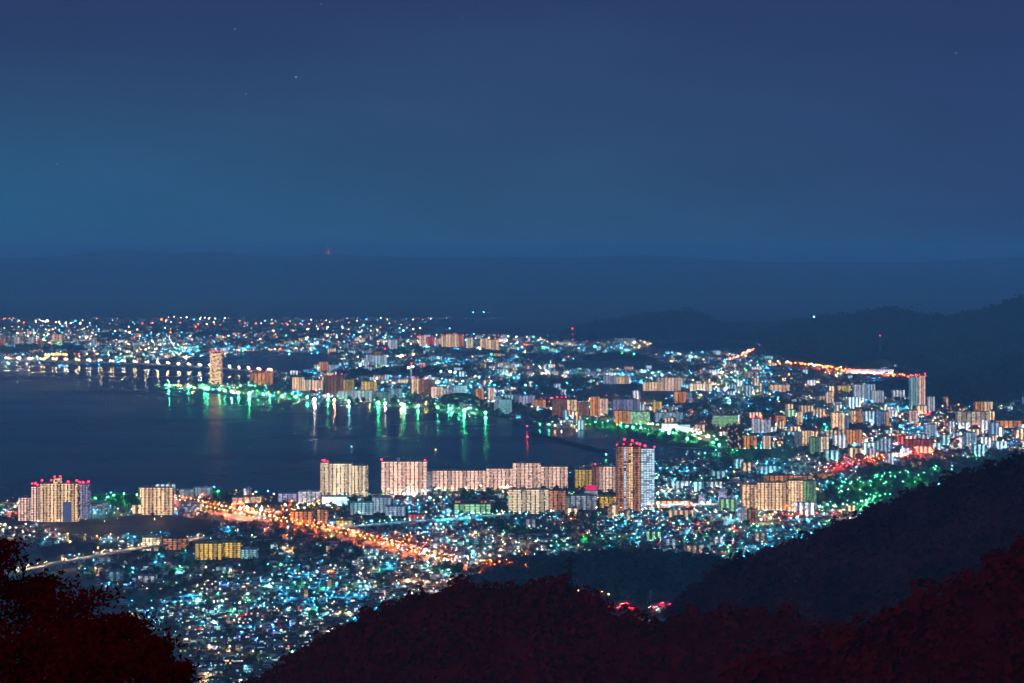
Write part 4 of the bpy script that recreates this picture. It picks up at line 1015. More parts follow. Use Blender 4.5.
# rows along the named roads
def lamp_row(pts, step, hue, r=.6, h=11, off=9, both=True, alt=None, look=None):
    P = gp(pts)
    for i, (x, y, a) in enumerate(along(P, step, step*.5)):
        for s in ((1,-1) if both else (1,)):
            xx, yy = x - math.sin(a)*off*s, y + math.cos(a)*off*s
            px, py = pix(xx, yy)
            if hidden(px, py): continue
            hu = alt if alt and rr.random() < .3 else hue
            lamp_items.append(dict(x=xx, y=yy, px=px, py=py, sh=(i % 2 == 0 and y < 4200), hue=hu, h=h, r=r*math.exp(rr.gauss(0,.25))*(1.0 if i % 2 == 0 else .6), v=1.4, yaw=a + (-math.pi/2 if s > 0 else math.pi/2), look=look or f"{LM[hu]} road lamp"))
lamp_row(AVENUE, 14, 'orange', .66, 11, 12, True, 'warm', 'orange avenue lamp')
lamp_row([(235,507),(255,519),(300,514),(330,505)], 18, 'orange', .6, 11, 7, True, 'warm')
lamp_row([(470,519),(512,515.5),(560,512.5),(620,513),(700,514),(760,515),(860,511)], 45, 'orange', .45, 9, 7, False, 'warm')
lamp_row([(330,534),(365,530),(430,524),(512,518),(560,516)], 45, 'cyan', .45, 9, 6, False)
lamp_row([(440,568),(470,563),(500,556),(520,552)], 40, 'white', .5, 9, 6, False)
lamp_row([(440,545),(520,548),(600,541),(680,545),(760,529)], 30, 'green', .4, 8, 5, False, 'cyan')
lamp_row([(800,512),(830,511),(862,507),(890,498)], 28, 'green', .6, 9, 5, True, 'white')
lamp_row([(820,474),(850,468),(880,461),(910,457),(945,453)], 26, 'orange', 1.0, 10, 12, True, 'red')
lamp_items.sort(key=lambda i: -i['r']/i['y'])
near_l, far_l = lamp_items[:295], lamp_items[295:]
ranked(near_l, '')
for it in near_l: street_lamp(it)
for it in far_l:
    if it.get('sh'):
        SHADED.setdefault(it['hue'], []).append((it['x'], it['y'], it['h'], it['r'])); continue
    far = it['y'] > 3800
    lampball(it['x'], it['y'], it['h'], max(it['r'], it['y']*1.6e-4*it['v']), it['hue'], 'far' if it['y'] > 6000 else 'town' if far else 'near', it['y'] < 6000)
def lamps_along(pts, step, hue, r, h, band='mid', sample=True, jit=0.0, z=0.0, alt=None, jx=0.0):
    for x, y, a in along(gp(pts), step, step*.5):
        if rr.random() < jit: continue
        lampball(x+rr.uniform(-jx,jx), y+rr.uniform(-jx,jx), h+z, r*math.exp(rr.gauss(0,.2)), alt if alt and rr.random() < .3 else hue, band, sample)
def pools_along(pts, step, hue, r, h, jx=0.0, alt=None):
    for x, y, a in along(gp(pts), step, step*.5):
        SHADED.setdefault(alt if alt and rr.random() < .3 else hue, []).append((x+rr.uniform(-jx,jx), y+rr.uniform(-jx,jx), h*rr.uniform(.85,1.2), r*math.exp(rr.gauss(0,.25))))
pools_along([(90,507),(118,503),(138,503)], 10, 'green', .8, 17, 25)
pools_along([(585,424),(640,430),(690,440),(722,447)], 22, 'green', 1.0, 17, 22)
pools_along([(830,492),(870,485),(905,481),(955,472)], 18, 'green', .45, 16, 35)
pools_along([(705,460),(745,455),(775,457)], 24, 'green', .7, 15, 25)
pools_along([(820,512),(860,508),(885,500)], 14, 'green', .7, 14, 15)
pools_along([(166,387),(215,390),(300,399),(400,406),(490,415)], 40, 'green', 1.2, 15, 12, 'yellow')
pools_along([(232,508),(258,514),(300,512),(330,504)], 14, 'orange', .7, 14, 14, 'white')
pools_along([(240,512),(262,516)], 10, 'white', .7, 14, 25)
pools_along([(800,367),(835,371.5),(870,375.5),(920,380),(958,381.5)], 18, 'orange', 1.5, 16, 14, 'orange')
pools_along([(330,500),(420,496),(512,492)], 22, 'white', .6, 13, 12, 'warm')
pools_along([(565,506),(600,504),(650,505)], 14, 'orange', .6, 13, 12, 'yellow')
pools_along([(40,530),(110,526),(170,524)], 40, 'warm', .5, 14, 20)
pools_along([(44,358),(75,357)], 22, 'orange', 1.8, 18, 20)
pools_along([(0,362),(40,361),(100,360)], 50, 'warm', 1.5, 16, 20, 'orange')
pools_along([(640,427),(690,434),(715,441)], 22, 'warm', 1.0, 15, 12, 'white')
pools_along([(840,470),(870,463),(905,458),(945,453)], 14, 'orange', .6, 15, 30, 'red')
pools_along([(830,495),(870,489),(905,484)], 16, 'green', .4, 15, 25)
pools_along([(150,497),(215,512),(300,528),(380,546),(455,566),(512,571)], 16, 'orange', .6, 14, 20, 'orange')
for i_ in range(60):
    px_ = rr.choice((rr.uniform(472,502), rr.uniform(545,580), rr.uniform(585,632), rr.uniform(455,640))); q_ = at(px_, rr.uniform(312.8,314.5) if px_ < 510 else rr.uniform(315.5,319.5), 12300 - 200*rr.random())
    lampball(q_.x, q_.y, q_.z+6, rr.uniform(2.2,4.0), rr.choice(('teal','cyan','cyan','white')), 'town', False)
# lake-side promenade
SHORE = [(166,387.5),(215,391),(250,396),(300,400),(340,403),(400,407),(450,411),(490,416)]
lamps_along(SHORE, 50, 'green', 3.0, 8, 'shore', True, .25, alt='cyan', jx=14)
lamps_along([(296,400),(340,403),(400,407)], 64, 'warm', 2.8, 8, 'shore', True, .25, alt='white', jx=14)
lamps_along([(166,386.5),(200,388.5),(215,389.5)], 22, 'yellow', 1.8, 7, 'mid', True, .1, alt='green', jx=8)
lamps_along([(230,387),(260,388)], 25, 'green', 1.3, 8, 'mid', True, .1, alt='cyan', jx=14)
# the park and the green lights across the inlet
lamps_along([(580,424),(640,430),(690,440),(722,447)], 22, 'green', 2.0, 7, 'mid', True, .1, alt='cyan', jx=30)
lamps_along([(640,426),(690,433),(715,441)], 25, 'white', 1.5, 8, 'mid', True, .1, alt='warm', jx=15)
lamps_along([(700,455),(745,453),(775,449)], 30, 'green', .9, 7, 'near', True, .2, alt='yellow', jx=30)
lamps_along([(830,490),(870,482),(905,479),(960,470)], 26, 'green', .55, 11, 'near', True, .1, alt='cyan', jx=45)
lamps_along([(835,497),(880,489),(915,485)], 28, 'green', .5, 6, 'near', True, .2, alt='white', jx=25)
lamps_along([(88,505),(118,502),(136,502)], 11, 'green', .75, 14, 'flood', True, .1, alt='green', jx=25)
# far shore, expressway, suburbs
lamps_along([(0,360),(40,358),(80,356),(110,357)], 38, 'orange', 1.7, 10, 'mid', True, .1, alt='warm', jx=40)
lamps_along([(44,358),(58,356.5),(68,357.5)], 16, 'orange', 3.2, 12, 'mid', True, 0, alt='yellow', jx=20)
lamps_along([(110,355),(160,351),(205,349)], 40, 'warm', 1.8, 10, 'mid', True, .1, alt='green', jx=40)
lamps_along([(120,359),(150,357),(180,355)], 60, 'green', 1.7, 9, 'mid', True, .1, alt='cyan', jx=40)
lamps_along([(205,352.5),(250,351.5),(310,350)], 40, 'orange', 1.9, 9, 'mid', True, .1, alt='warm', jx=20)
lamps_along([(165,319),(200,320),(225,321)], 45, 'white', 3.6, 14, 'far', False, .1, alt='warm', jx=90, z=0)
lamps_along([(170,327),(226,326)], 70, 'orange', 3.6, 14, 'far', False, .2, alt='white', jx=40)
lamps_along([(235,325.5),(290,325.5),(330,326)], 90, 'orange', 3.6, 14, 'far', False, .1, alt='red', jx=20)
lamps_along([(42,322),(70,326),(100,325)], 60, 'warm', 3.4, 14, 'far', False, .1, alt='white', jx=50)
lamps_along([(0,321),(18,320)], 40, 'orange', 3.4, 14, 'far', False, 0, alt='red', jx=30)
lamps_along([(136,326),(150,326)], 30, 'red', 3.6, 16, 'far', False, 0, alt='warm', jx=40)
lamps_along([(160,322),(166,322)], 25, 'orange', 4.4, 16, 'far', False, 0, alt='orange', jx=30)
lamps_along([(345,346),(400,346),(420,346)], 60, 'orange', 2.6, 10, 'far', False, .1, alt='warm', jx=25)
lamps_along([(345,335),(400,330),(440,330)], 130, 'white', 2.6, 10, 'far', False, .1, alt='cyan', jx=80)
lamps_along([(770,364),(800,366),(840,371)], 16, 'orange', 2.4, 12, 'mid', True, .1, alt='warm', jx=38)
lamps_along([(840,372.5),(880,377),(925,380.5),(965,381)], 15, 'orange', 2.3, 12, 'mid', True, .1, alt='red', jx=34)
lamps_along([(850,375),(893,376)], 14, 'white', 1.5, 10, 'mid', True, 0, jx=8)
lamps_along([(728,362),(742,357),(752,351)], 25, 'orange', 2.0, 10, 'mid', True, .1, alt='pink', jx=10)
lamps_along([(735,336),(760,331),(775,331)], 60, 'orange', 2.6, 12, 'far', False, .1, alt='red', jx=60)
for px, py, hue, r_, band in ((824,362,'cyan',3.4,'mid'),(831,361.5,'white',3.2,'mid'),(835,354,'teal',2.2,'mid'),(780,366,'orange',2.6,'mid'),(789,377,'orange',2.6,'mid'),(783,382,'orange',2.4,'mid'),(778,340,'red',3.0,'mid'),(792,341,'pink',3.2,'mid'),
        (450,374,'white',4.0,'mid'),(455,375,'cyan',3.5,'mid'),(441,374,'cyan',2.6,'mid'),(522,349,'blue',4.5,'mid'),(518,351,'teal',4.0,'mid'),(725,393,'blue',3.2,'mid'),(718,393,'teal',2.8,'mid'),(606,358,'green',3.0,'mid'),(622,356,'green',3.2,'mid'),(634,356,'green',2.6,'mid'),
        (775,443,'white',1.8,'near'),(770,445,'cyan',1.2,'near'),(658,498,'cyan',1.4,'flood'),(797,523,'cyan',1.1,'flood'),(860,514,'green',.9,'flood'),(866,510,'green',.8,'flood'),(349,620,'bluewhite',1.0,'flood'),
        (426,556,'cyan',1.4,'flood'),(424,559,'white',1.0,'flood'),(398,553,'white',1.0,'near'),(433,562,'white',1.2,'flood'),(240,610,'warm',.7,'flood'),(222,608,'white',.7,'near'),(226,606,'warm',.6,'near'),(214,609,'white',.6,'near'),(264,613,'teal',.7,'near'),
        (285,510,'white',1.2,'flood'),(240,514,'white',1.6,'flood'),(247,513,'white',1.3,'flood'),(261,515,'white',1.1,'flood'),(334,503,'white',1.3,'flood'),(341,502,'white',1.2,'flood'),(327,505,'cyan',1.0,'flood'),(404,499,'white',1.1,'flood'),(414,500,'warm',1.1,'flood'),(436,494,'white',1.0,'near'),
        (395,498,'warm',1.1,'near'),(408,497,'pink',1.2,'flood'),(70,548,'yellow',.8,'near'),(97,542,'orange',.8,'near'),(98,554,'orange',.9,'near'),(430,503,'cyan',1.0,'flood'),(270,521,'orange',1.4,'flood'),(277,524,'orange',1.0,'flood'),(300,529,'orange',1.1,'flood'),(330,536,'orange',1.0,'flood'),(360,541,'orange',1.1,'flood'),(392,549,'orange',1.1,'flood'),(415,557,'orange',1.0,'flood'),(455,566,'orange',.9,'flood'),
        (256,497,'cyan',1.0,'near'),(268,496,'blue',1.2,'near'),(274,499,'white',1.0,'near'),(540,428,'green',1.6,'mid'),(549,428,'green',1.8,'mid'),(555,429,'yellow',1.4,'mid'),(527,430,'red',1.0,'mid'),(630,384,'teal',2.0,'mid'),(598,404,'warm',1.6,'mid'),(572,411,'green',1.5,'mid'),(617,428,'orange',1.6,'mid'),(624,428,'orange',1.6,'mid')):
    if hue == 'bluewhite': hue = 'cyan'
    p_ = G(px, py); lampball(p_.x, p_.y, 10, r_, hue, band)
lamps_along([(858,372),(893,372)], 18, 'warm', 1.8, 6, 'mid', True, 0, jx=3)
lamps_along([(862,370.5),(890,370.3)], 14, 'warm', 1.6, 3, 'mid', True, 0, jx=2)
# a small cluster of red-lit halls in the valley between the ridges
for px, py, hue, r_ in ((617,606,'red',.55),(624,602,'red',.5),(629,606,'red',.5),(635,608,'orange',.3),(653,606,'red',.5),(660,602,'red',.4),(668,603,'red',.45),(656,608,'cyan',.35),(684,602,'blue',.5),(687,603,'cyan',.3),(676,605,'blue',.35),(572,583,'green',.25),(588,583,'green',.25),(512,584,'warm',.3),(503,582,'warm',.3),(648,606,'warm',.22)):
    p_ = G(px, py, 12); lampball(p_.x, p_.y-9, 12, r_*.9, hue, 'mid'); SHADED.setdefault(hue, []).append((p_.x+3, p_.y-8, 13, r_*1.3))
# ------------------------------------------------------------------ bridges and raised railways
def raised_way(name, pts, width, zdeck, label, cat, pier_step, lit=None, lamp=None, lamp_step=60, lamp_r=.6, lamp_h=8, band='near', thick=1.6, shaded=False, col=(.4,.39,.37)):
    P = gp(pts); root = empty(name, (P[0][0], P[0][1], 0)); tag(root, label, cat)
    L = [(x-P[0][0], y-P[0][1]) for x, y in P]
    b = MB(); sec = []
    for i in range(len(L)):
        a, c = L[max(i-1,0)], L[min(i+1,len(L)-1)]
        d = Vector((c[0]-a[0], c[1]-a[1])).normalized(); n = Vector((-d.y, d.x))*width/2
        x, y = L[i]; sec.append([(x-n.x,y-n.y,zdeck-thick),(x+n.x,y+n.y,zdeck-thick),(x+n.x,y+n.y,zdeck),(x-n.x,y-n.y,zdeck)])
    for i in range(len(sec)-1):
        for k in range(4): b.face([sec[i][k], sec[i+1][k], sec[i+1][(k+1)%4], sec[i][(k+1)%4]], 0, col)
    b.face(sec[0], 0, col); b.face(sec[-1][::-1], 0, col)
    b.build('deck', M_WALL, root)
    for sgn_ in (-1, 1):
        q = MB(); pv_ = []
        for i in range(len(L)):
            a, c = L[max(i-1,0)], L[min(i+1,len(L)-1)]
            d = Vector((c[0]-a[0], c[1]-a[1])).normalized(); n = Vector((-d.y, d.x))
            x, y = L[i]; o0, o1 = sgn_*(width/2-.28), sgn_*(width/2-.02)
            pv_.append([(x+n.x*o0,y+n.y*o0,zdeck+.004),(x+n.x*o1,y+n.y*o1,zdeck+.004),(x+n.x*o1,y+n.y*o1,zdeck+1.2),(x+n.x*o0,y+n.y*o0,zdeck+1.2)])
        for i in range(len(pv_)-1):
            for k in range(4): q.face([pv_[i][k], pv_[i+1][k], pv_[i+1][(k+1)%4], pv_[i][(k+1)%4]], 0, tuple(1.2*c for c in col))
        q.build('parapet', M_WALL, root)
    k = 0
    for x, y, a in along(L, pier_step, pier_step*.5):
        if k >= 100: break
        q = MB(); q.box(x, y, -2, 2.2, width*.6, zdeck-thick+1.99, a, (.35,.34,.33), 0); q.build('pier', M_WALL, root); k += 1
    if lamp:
        k = 0
        for x, y, a in along(L, lamp_step, lamp_step*.5):
            if k >= 100: break
            px, py = pix(x+P[0][0], y+P[0][1], zdeck)
            if not (-60 < px < 1080): continue
            q = MB(); nx, ny = -math.sin(a)*(width/2-.6), math.cos(a)*(width/2-.6); side_ = -1 if k % 2 else 1
            q.tube([(x+nx*side_,y+ny*side_,zdeck),(x+nx*side_,y+ny*side_,zdeck+lamp_h)], [.14,.08], 0, (.3,.3,.3), 5); 
            if shaded: q.shade_lamp(x+nx*side_*.6, y+ny*side_*.6, zdeck+lamp_h+.2, lamp_r, 1, 0)
            else: q.octa(x+nx*side_, y+ny*side_, zdeck+lamp_h+.2, lamp_r, 1)
            q.build('lamp', [M_STEEL, lampmat(lamp(k) if callable(lamp) else lamp, 'pool' if shaded else band)], root); k += 1
    return root
raised_way('lake_bridge', [(-60,362),(0,363),(60,364.5),(150,367.6),(215,371.2),(256,374.5),(275,375.5)], 22, 14, 'long low road bridge across the lake with a row of lamps', 'bridge', 150,
           lamp=lambda k: 'warm' if k % 5 else 'white', lamp_step=29, lamp_r=1.5, lamp_h=9, band='shore', thick=4)
raised_way('elevated_railway', [(8,580),(30,575),(60,568.5),(120,557),(160,550.5),(190,545.5),(206,543)], 11, 9, 'pale elevated railway crossing the near left of the town', 'railway viaduct', 22,
           lamp='warm', lamp_step=9, lamp_r=.30, lamp_h=5.5, shaded=True)
raised_way('elevated_railway', [(330,533),(360,530.5),(400,527),(450,523.5),(512,518.5)], 10, 8, 'pale green elevated railway behind the orange avenue', 'railway viaduct', 25,
           lamp='cyan', lamp_step=12, lamp_r=.32, lamp_h=5.5, shaded=True)
raised_way('station_platform', [(642,510),(680,509.2),(742,508)], 16, 8, 'white-lit raised station platform right of the tallest tower', 'railway station', 22,
           lamp='white', lamp_step=8, lamp_r=.5, lamp_h=5, shaded=True)
raised_way('jetty', [(532,434),(560,441),(606,452.5)], 9, 4.0, 'long dark breakwater jetty across the inlet', 'jetty', 20, thick=3.4, col=(.05,.05,.05))

# ------------------------------------------------------------------ masts, pylons, chimney
def lattice(name, base, h, wb, wt, label, cat, arms=(), beacons=(), m=None, levels=8, t=.12, lift=0.0):
    root = empty(name, base); tag(root, label, cat)
    b = MB(); m = m or M_DARKSTEEL
    def corner(k, f):
        w_ = wb+(wt-wb)*min(1, f*1.25) if wb > 2*wt else wb+(wt-wb)*f
        return Vector(((-1,1,1,-1)[k]*w_/2, (-1,-1,1,1)[k]*w_/2, f*h))
    for k in range(4): b.tube([corner(k, f/levels) for f in range(levels+1)], [t]*(levels+1), 0, (.2,.2,.2), 4)
    for f in range(levels):
        for k in range(4):
            b.tube([corner(k, f/levels), corner((k+1)%4, (f+1)/levels)], [t*.7]*2, 0, (.2,.2,.2), 3)
            b.tube([corner((k+1)%4, f/levels), corner(k, (f+1)/levels)], [t*.7]*2, 0, (.2,.2,.2), 3)
    b.build('lattice_body', m, root)
    for (f, a) in arms:
        q = MB(); z = f*h
        for s in (-1,1):
            q.tube([(0,0,z+1.2),(s*a,0,z)], [t*1.2,t*.6], 0, (.2,.2,.2), 4); q.tube([(0,0,z-.6),(s*a,0,z)], [t*1.2,t*.6], 0, (.2,.2,.2), 4)
            q.tube([(s*a,0,z),(s*a,0,z-1.6)], [.1,.1], 0, (.5,.5,.5), 4)
        q.build('cross_arm', m, root)
    for (f, r_) in beacons: beacon(root, 0, 0, f*h, r_, band='flood' if base[1] > 15000 else 'beacon')
    return root
pz = at(284.5, 652, 800)
lattice('power_pylon', (pz.x, pz.y, pz.z-24), 24, 4.6, .9, 'pale lattice power pylon rising from the dark slope at the foot of the town', 'pylon', ((.78,3.4),(.87,2.8),(.96,2.2)), (), M_STEEL, 9, .22)
pz = at(570, 557, 742)
lattice('power_pylon', (pz.x, pz.y, pz.z-26), 26, 4.6, .9, 'dark lattice power pylon on the crest of the central ridge', 'pylon', ((.70,3.4),(.82,2.8),(.94,2.2)), (), M_DARKSTEEL, 9, .30)
p_ = G(650.5, 609); lattice('power_pylon', (p_.x, p_.y, 0), 26, 3.5, 1.0, 'small pale pylon among the red-lit halls in the valley', 'pylon', ((.85,3.5),(.96,3)), (), M_STEEL, 6, .16)
p_ = G(12, 517); lattice('lake_mast', (p_.x, p_.y, 0), 50, 3, 1.5, 'dark thin mast with a faint red lamp at the left edge of the lake shore', 'mast', (), ((.62,.9),), M_DARKSTEEL, 8, .25)
p_ = G(572.5, 348); lattice('radio_mast', (p_.x, p_.y, 0), 90, 9, 3, 'red-lit radio mast before the dome-shaped hill', 'mast', (), ((1.0,4.0),(.7,3),(.4,3)), M_DARKSTEEL, 8, .5)
pz = at(880, 340, 6800); lattice('radio_mast', (pz.x, pz.y, pz.z-45), 60, 7, 2, 'radio mast with one red lamp on the eastern mountain', 'mast', (), ((1.0,2.8),), M_STEEL, 8, .6)
pz = at(328, 252, FAR); lattice('relay_tower', (pz.x, pz.y, pz.z-60), 75, 14, 5, 'tiny relay tower with red lamps on the far mountain crest', 'mast', (), ((1.0,6),(.5,5)), M_DARKSTEEL, 6, 1.2)
pz = at(833, 326, 8000); lattice('relay_tower', (pz.x, pz.y, pz.z-40), 70, 9, 3, 'white-lit relay mast on the shoulder of the eastern mountain', 'mast', (), (), M_STEEL, 6, .9); lampball(pz.x, pz.y-5, pz.z-30, 3.5, 'teal', 'far', False); lampball(pz.x, pz.y-5, pz.z-5, 2.5, 'cyan', 'far', False)
pz = at(814, 318, 8000); lampball(pz.x, pz.y, pz.z+6, 4, 'cyan', 'far', False)
p_ = G(411, 384); root = empty('chimney', (p_.x, p_.y, 0)); tag(root, 'white waste-plant chimney with a thin column of steam beside it', 'chimney')
b = MB(); b.tube([(0,0,0),(0,0,40),(0,0,72)], [3.6,3.0,2.6], 0, (.6,.6,.6), 12); b.build('stack', M_WALL, root); beacon(root, 3, -3, 70, 2.2)
M_STEAM = bpy.data.materials.new('steam'); M_STEAM.use_nodes = True; t = M_STEAM.node_tree; t.nodes.clear()
o_ = N(t, 'ShaderNodeOutputMaterial'); pv = N(t, 'ShaderNodeVolumePrincipled'); pv.inputs['Color'].default_value = (.95,.95,.97,1); pv.inputs['Density'].default_value = .03; pv.inputs['Anisotropy'].default_value = .3
ln(t, pv.outputs[0], o_.inputs['Volume'])
b = MB(); b.tube([(0,0,0),(-1,0,15),(-5,2,35),(-7,2,60),(-10,4,84)], [3,5,5.5,6.5,4], 0, (.9,.9,.9), 10)
tag(b.build('steam', M_STEAM, None, (p_.x, p_.y, 74)), kind='stuff')
for dz, r_ in ((0, 2.6), (0, 2.2)): pass
lampball(p_.x-9, p_.y-8, 60, 2.6, 'white', 'mid', True); lampball(p_.x+8, p_.y-6, 62, 2.4, 'white', 'mid', True)
# channel beacon lights by the jetty
for px, py, hue in ((527.5,440,'red'),(606,458,'green')):
    p_ = G(px, py); root = empty('channel_beacon', (p_.x, p_.y, 0)); tag(root, f'{hue}-lit channel beacon standing in the inlet by the jetty', 'beacon')
    b = MB(); b.tube([(0,0,-2),(0,0,7)], [.9,.5], 0, (.3,.3,.3), 8); b.build('post', M_WALL, root)
    q = MB(); q.octa(0, 0, 8.4, 1.4, 0); q.build('lamp', lampmat(hue, 'mid'), root)
# two small boats out on the lake
for px, py, hue, lb in ((352,449,'cyan','small boat with a pale cyan lamp on the open lake behind the cream shore tower'),(436,452,'warm','small boat with warm lamps on the lake behind the long pink slab')):
    p_ = G(px, py); root = empty('small_boat', (p_.x, p_.y, .3), .2); tag(root, lb, 'boat')
    b = MB(); n_ = 8; top = []; bot = []
    for i in range(n_+1):
        f = i/n_; wd = 1.9*math.sin(math.pi*min(1, .18+f*.82))**.6 if f < 1 else .05
        top.append((-6+12*f, wd, 1.5+.5*f)); bot.append((-5.5+11*f, wd*.7, -.3))
    for i in range(n_):
        for s in (1,-1):
            b.face([(x, y*s, z) for x, y, z in (bot[i], bot[i+1], top[i+1], top[i])][::s], 0, (.5,.5,.5))
        b.face([top[i], top[i+1], (top[i+1][0],-top[i+1][1],top[i+1][2]), (top[i][0],-top[i][1],top[i][2])], 0, (.35,.3,.25))
    b.face([top[0], bot[0], (bot[0][0],-bot[0][1],bot[0][2]), (top[0][0],-top[0][1],top[0][2])], 0, (.5,.5,.5)); b.build('hull', M_WALL, root)
    q = MB(); q.box(-1,0,1.75,4,2.4,2.0,0,(.6,.6,.6),0); cb = q.build('cabin', M_WALL, root)
    q = MB(); q.tube([(-1,0,3.75),(-1,0,5.2)], [.06,.05], 1, (.3,.3,.3), 5); q.octa(-1,0,5.6,.55,0); q.build('lamp', [lampmat(hue,'near'), M_STEEL], cb)
# valley halls
VH = ((613,610,16,7,'red','red-lit hall at the left of the valley group'),(624,609,18,9,'red','largest red-lit hall in the valley group'),(657,611,20,8,'white','white hall under red lamps in the valley group'),(668,610,16,7,'red','red-lit shed in the middle of the valley group'),(682,610,18,6,'blue','blue-lit hall at the right end of the valley group'),(640,611,14,6,'bluewhite','pale hall between the red-lit ones in the valley'))
for px, py, w_, h_, st, lb in VH:
    p_ = G(px, py); root = empty('valley_hall', (p_.x, p_.y, 0), rr.uniform(-.3,.3)); tag(root, lb, 'hall'); 
    b = MB(); b.box(0,0,0,w_,10,h_,0,(.5,.45,.42),0,0,lit_col(st,.7),.5,3,3,faces='FBLR'); b.build('wall', M_FAC, root)
    q = MB(); q.hip(0,0,h_+.003,w_,10,3,0,(.1,.08,.08),0,False,.8); q.build('roof', M_WALL, root)

# ------------------------------------------------------------------ trees one can tell apart: park and shore trees
def tree_mesh(seed, h, r):
    r2 = random.Random(seed); t_ = MB(); c_ = MB()
    t_.tube([(0,0,-.3),(.1,0,h*.25),(0,.1,h*.5),(.1,0,h*.8)], [r*.10,r*.08,r*.06,r*.02], 0, (.1,.07,.05), 6)
    for k in range(5):
        a = r2.uniform(0,6.28); z = h*r2.uniform(.3,.55)
        t_.tube([(0,0,z),(math.cos(a)*r*.6,math.sin(a)*r*.6,z+h*.2)], [r*.045,r*.015], 0, (.1,.07,.05), 4)
    for k in range(9):
        a = r2.uniform(0,6.28); d = r*r2.uniform(.1,.62); z = h*r2.uniform(.42,.85)
        clump(c_, Vector((math.cos(a)*d, math.sin(a)*d, z)), r*r2.uniform(.35,.55), 0, 16, .8, r2)
    return t_, c_
protos = []
for sd_ in range(4):
    tb, cb_ = tree_mesh(100+sd_, 11+sd_*1.2, 5.5+sd_*.5)
    t0 = tb.build('trunk', M_BARK); c0 = cb_.build('crown', M_PARK); protos.append((t0.data, c0.data))
    bpy.data.objects.remove(t0); bpy.data.objects.remove(c0)
tree_items = []
def plant(poly, n, look, seed):
    r2 = random.Random(seed); xs = [q[0] for q in poly]; ys = [q[1] for q in poly]; k = 0; tries = 0
    while k < n and tries < n*60:
        tries += 1
        px, py = r2.uniform(min(xs), max(xs)), r2.uniform(min(ys), max(ys))
        if not inside(poly, px, py) or inside(LAKE_PX, px, py): continue
        p_ = G(px, py); tree_items.append(dict(x=p_.x, y=p_.y, look=look, s=r2.uniform(.8,1.5), rz=r2.uniform(0,6.28), k=r2.randrange(4))); k += 1
plant([(90,504),(118,499),(140,499),(140,514),(112,512)], 34, 'green-lit shore tree', 1)
plant([(580,424),(640,428),(690,438),(722,446),(718,449),(680,445),(640,438),(600,431)], 60, 'green-lit park tree', 2)
plant([(830,489),(905,481),(960,470),(955,479),(905,492),(860,505),(822,503)], 60, 'lawn-side park tree', 3)
plant([(166,386.5),(215,391),(300,400),(400,407),(490,416),(490,413.5),(400,404.5),(300,398),(215,388.5),(170,385.8)], 70, 'promenade tree', 4)
plant([(700,458),(745,452),(780,455),(770,464),(705,470)], 26, 'inlet-side tree', 5)
plant([(655,470),(735,470),(738,486),(660,488)], 24, 'dark grove tree', 6)
plant([(430,572),(480,571),(470,583),(440,583)], 14, 'tree at the avenue end', 7)
ranked(tree_items, '')
for it in tree_items:
    root = empty('park_tree', (it['x'], it['y'], .1), it['rz']); root.scale = (it['s'],)*3
    tag(root, it['label'], 'tree', 'trees of the parks and the shore')
    for nm, me in (('trunk', protos[it['k']][0]), ('crown', protos[it['k']][1])):
        o = bpy.data.objects.new(nm, me); C.objects.link(o); o.parent = root

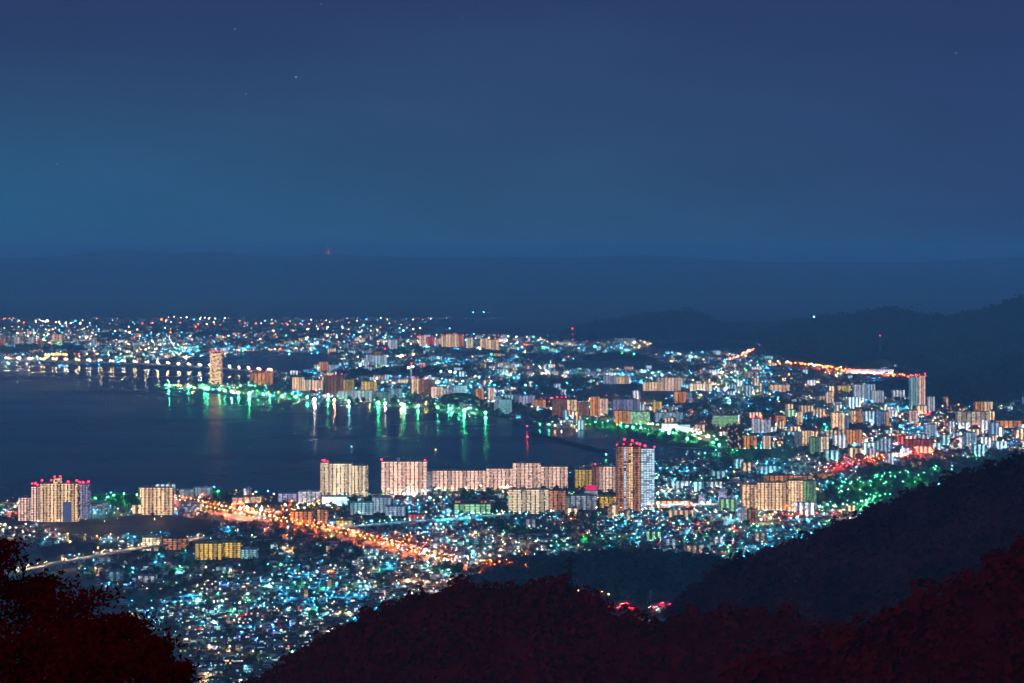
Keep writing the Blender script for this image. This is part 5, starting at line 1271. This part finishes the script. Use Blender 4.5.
# ------------------------------------------------------------------ the near trees at the lower left
def near_tree(label, px, D, top, rad, seed, nleaf, zlow):
    """broadleaf tree seen against the town: trunk, limbs and a crown of single leaves"""
    r2 = random.Random(seed); tp = at(px, top, D); gz = 487.6-.44*D-6; h = tp.z-gz
    root = empty('broadleaf_tree', (tp.x, tp.y, gz)); tag(root, label, 'tree')
    b = MB(); b.tube([(0,0,-1),(.2,.1,h*.3),(-.1,.1,h*.6),(.1,0,h*.9)], [.32,.25,.16,.04], 0, (.06,.03,.02), 8); tr = b.build('trunk', M_BARK, root)
    tips = []
    for k in range(12):
        a = 6.283*k/12 + r2.uniform(-.3,.3); z0 = h*r2.uniform(.30,.72); ln_ = rad*r2.uniform(.6,1.0)*(1.15-.55*(z0/h))
        e_ = Vector((math.cos(a)*ln_, math.sin(a)*ln_, z0 + ln_*r2.uniform(.25,.7)))
        m_ = Vector((math.cos(a)*ln_*.5, math.sin(a)*ln_*.5, z0 + ln_*.18))
        q = MB(); q.tube([(0,0,z0), m_, e_], [.11,.07,.02], 0, (.06,.03,.02), 5)
        for j in range(4):
            f = r2.uniform(.35,.95); s0 = m_.lerp(e_, f); s1 = s0 + Vector((r2.uniform(-1,1), r2.uniform(-1,1), r2.uniform(-.1,.8)))*rad*.32
            q.tube([s0, s1], [.035,.01], 0, (.06,.03,.02), 4); tips.append(s1)
        tips.append(e_); tips.append(m_.lerp(e_, .6)); q.build('limb', M_BARK, tr)
    tips += [Vector((r2.gauss(0,.25)*rad, r2.gauss(0,.25)*rad, h-rad*abs(r2.gauss(0,1.1)))) for _ in range(60)]
    c = MB()
    for k in range(nleaf):
        t0 = tips[k % len(tips)]; sp = rad*.20
        q = t0 + Vector((r2.gauss(0,sp), r2.gauss(0,sp), r2.gauss(0,sp*.75)))
        if q.z > h: q.z = h - r2.random()*.4
        nrm = Vector((r2.uniform(-1,1), r2.uniform(-1,1), r2.uniform(-.3,1))).normalized(); u = nrm.orthogonal().normalized(); v = nrm.cross(u)
        a = r2.uniform(0,6.283); u, v = math.cos(a)*u+math.sin(a)*v, -math.sin(a)*u+math.cos(a)*v
        s = r2.uniform(.04,.08)
        c.raw([tuple(q-u*s*1.5), tuple(q-v*s*.6+nrm*.02), tuple(q+u*s*1.5), tuple(q+v*s*.6+nrm*.02)], [(0,1,2,3)], 0)
    c.build('crown', M_NEARFOL, root)
    return root
near_tree('tallest dark broadleaf tree at the left edge, close to the viewer', -16, 46, 541, 1.5, 61, 10500, 0)
near_tree('dark broadleaf tree just right of the tallest one, its crown half behind it', 34, 47, 580, 1.6, 62, 9500, 0)
near_tree('dark broadleaf tree with a rounded crown in the middle of the near group', 76, 44, 594, 1.5, 63, 9500, 0)
near_tree('dark broadleaf tree with a drooping right side, second from the right end', 116, 42, 618, 1.4, 64, 9500, 0)
near_tree('smaller dark tree near the right end of the near group', 150, 40, 640, 1.1, 65, 6500, 0)
near_tree('smallest dark tree at the right end of the near group', 172, 39, 664, .8, 66, 6000, 0)
near_tree('low dark tree in front of the tallest one', 10, 36, 630, 1.5, 67, 5000, 0)
near_tree('low dark tree in front of the rounded middle one', 84, 35, 648, 1.5, 68, 6500, 0)
# ------------------------------------------------------------------ lamps too many and too small to take apart
b = MB(); mats_ = []
for key, L in STUFF.items():
    mats_.append(lampmat(*key)); k = len(mats_)-1
    for (x, y, z, r_) in L: b.octa(x, y, z, r_, k)
mats_.append(M_DARKSTEEL); kc = len(mats_)-1
for hue_, L in SHADED.items():
    mats_.append(lampmat(hue_, 'pool')); k = len(mats_)-1
    for (x, y, z, r_) in L: b.shade_lamp(x, y, z, r_, k, kc)
tag(b.build('distant_street_lamps', mats_), 'countless small lamps along the far streets and shores', None, None, 'stuff')
print('objects', len(C.objects), 'lamp stuff', sum(len(v) for v in STUFF.values()))
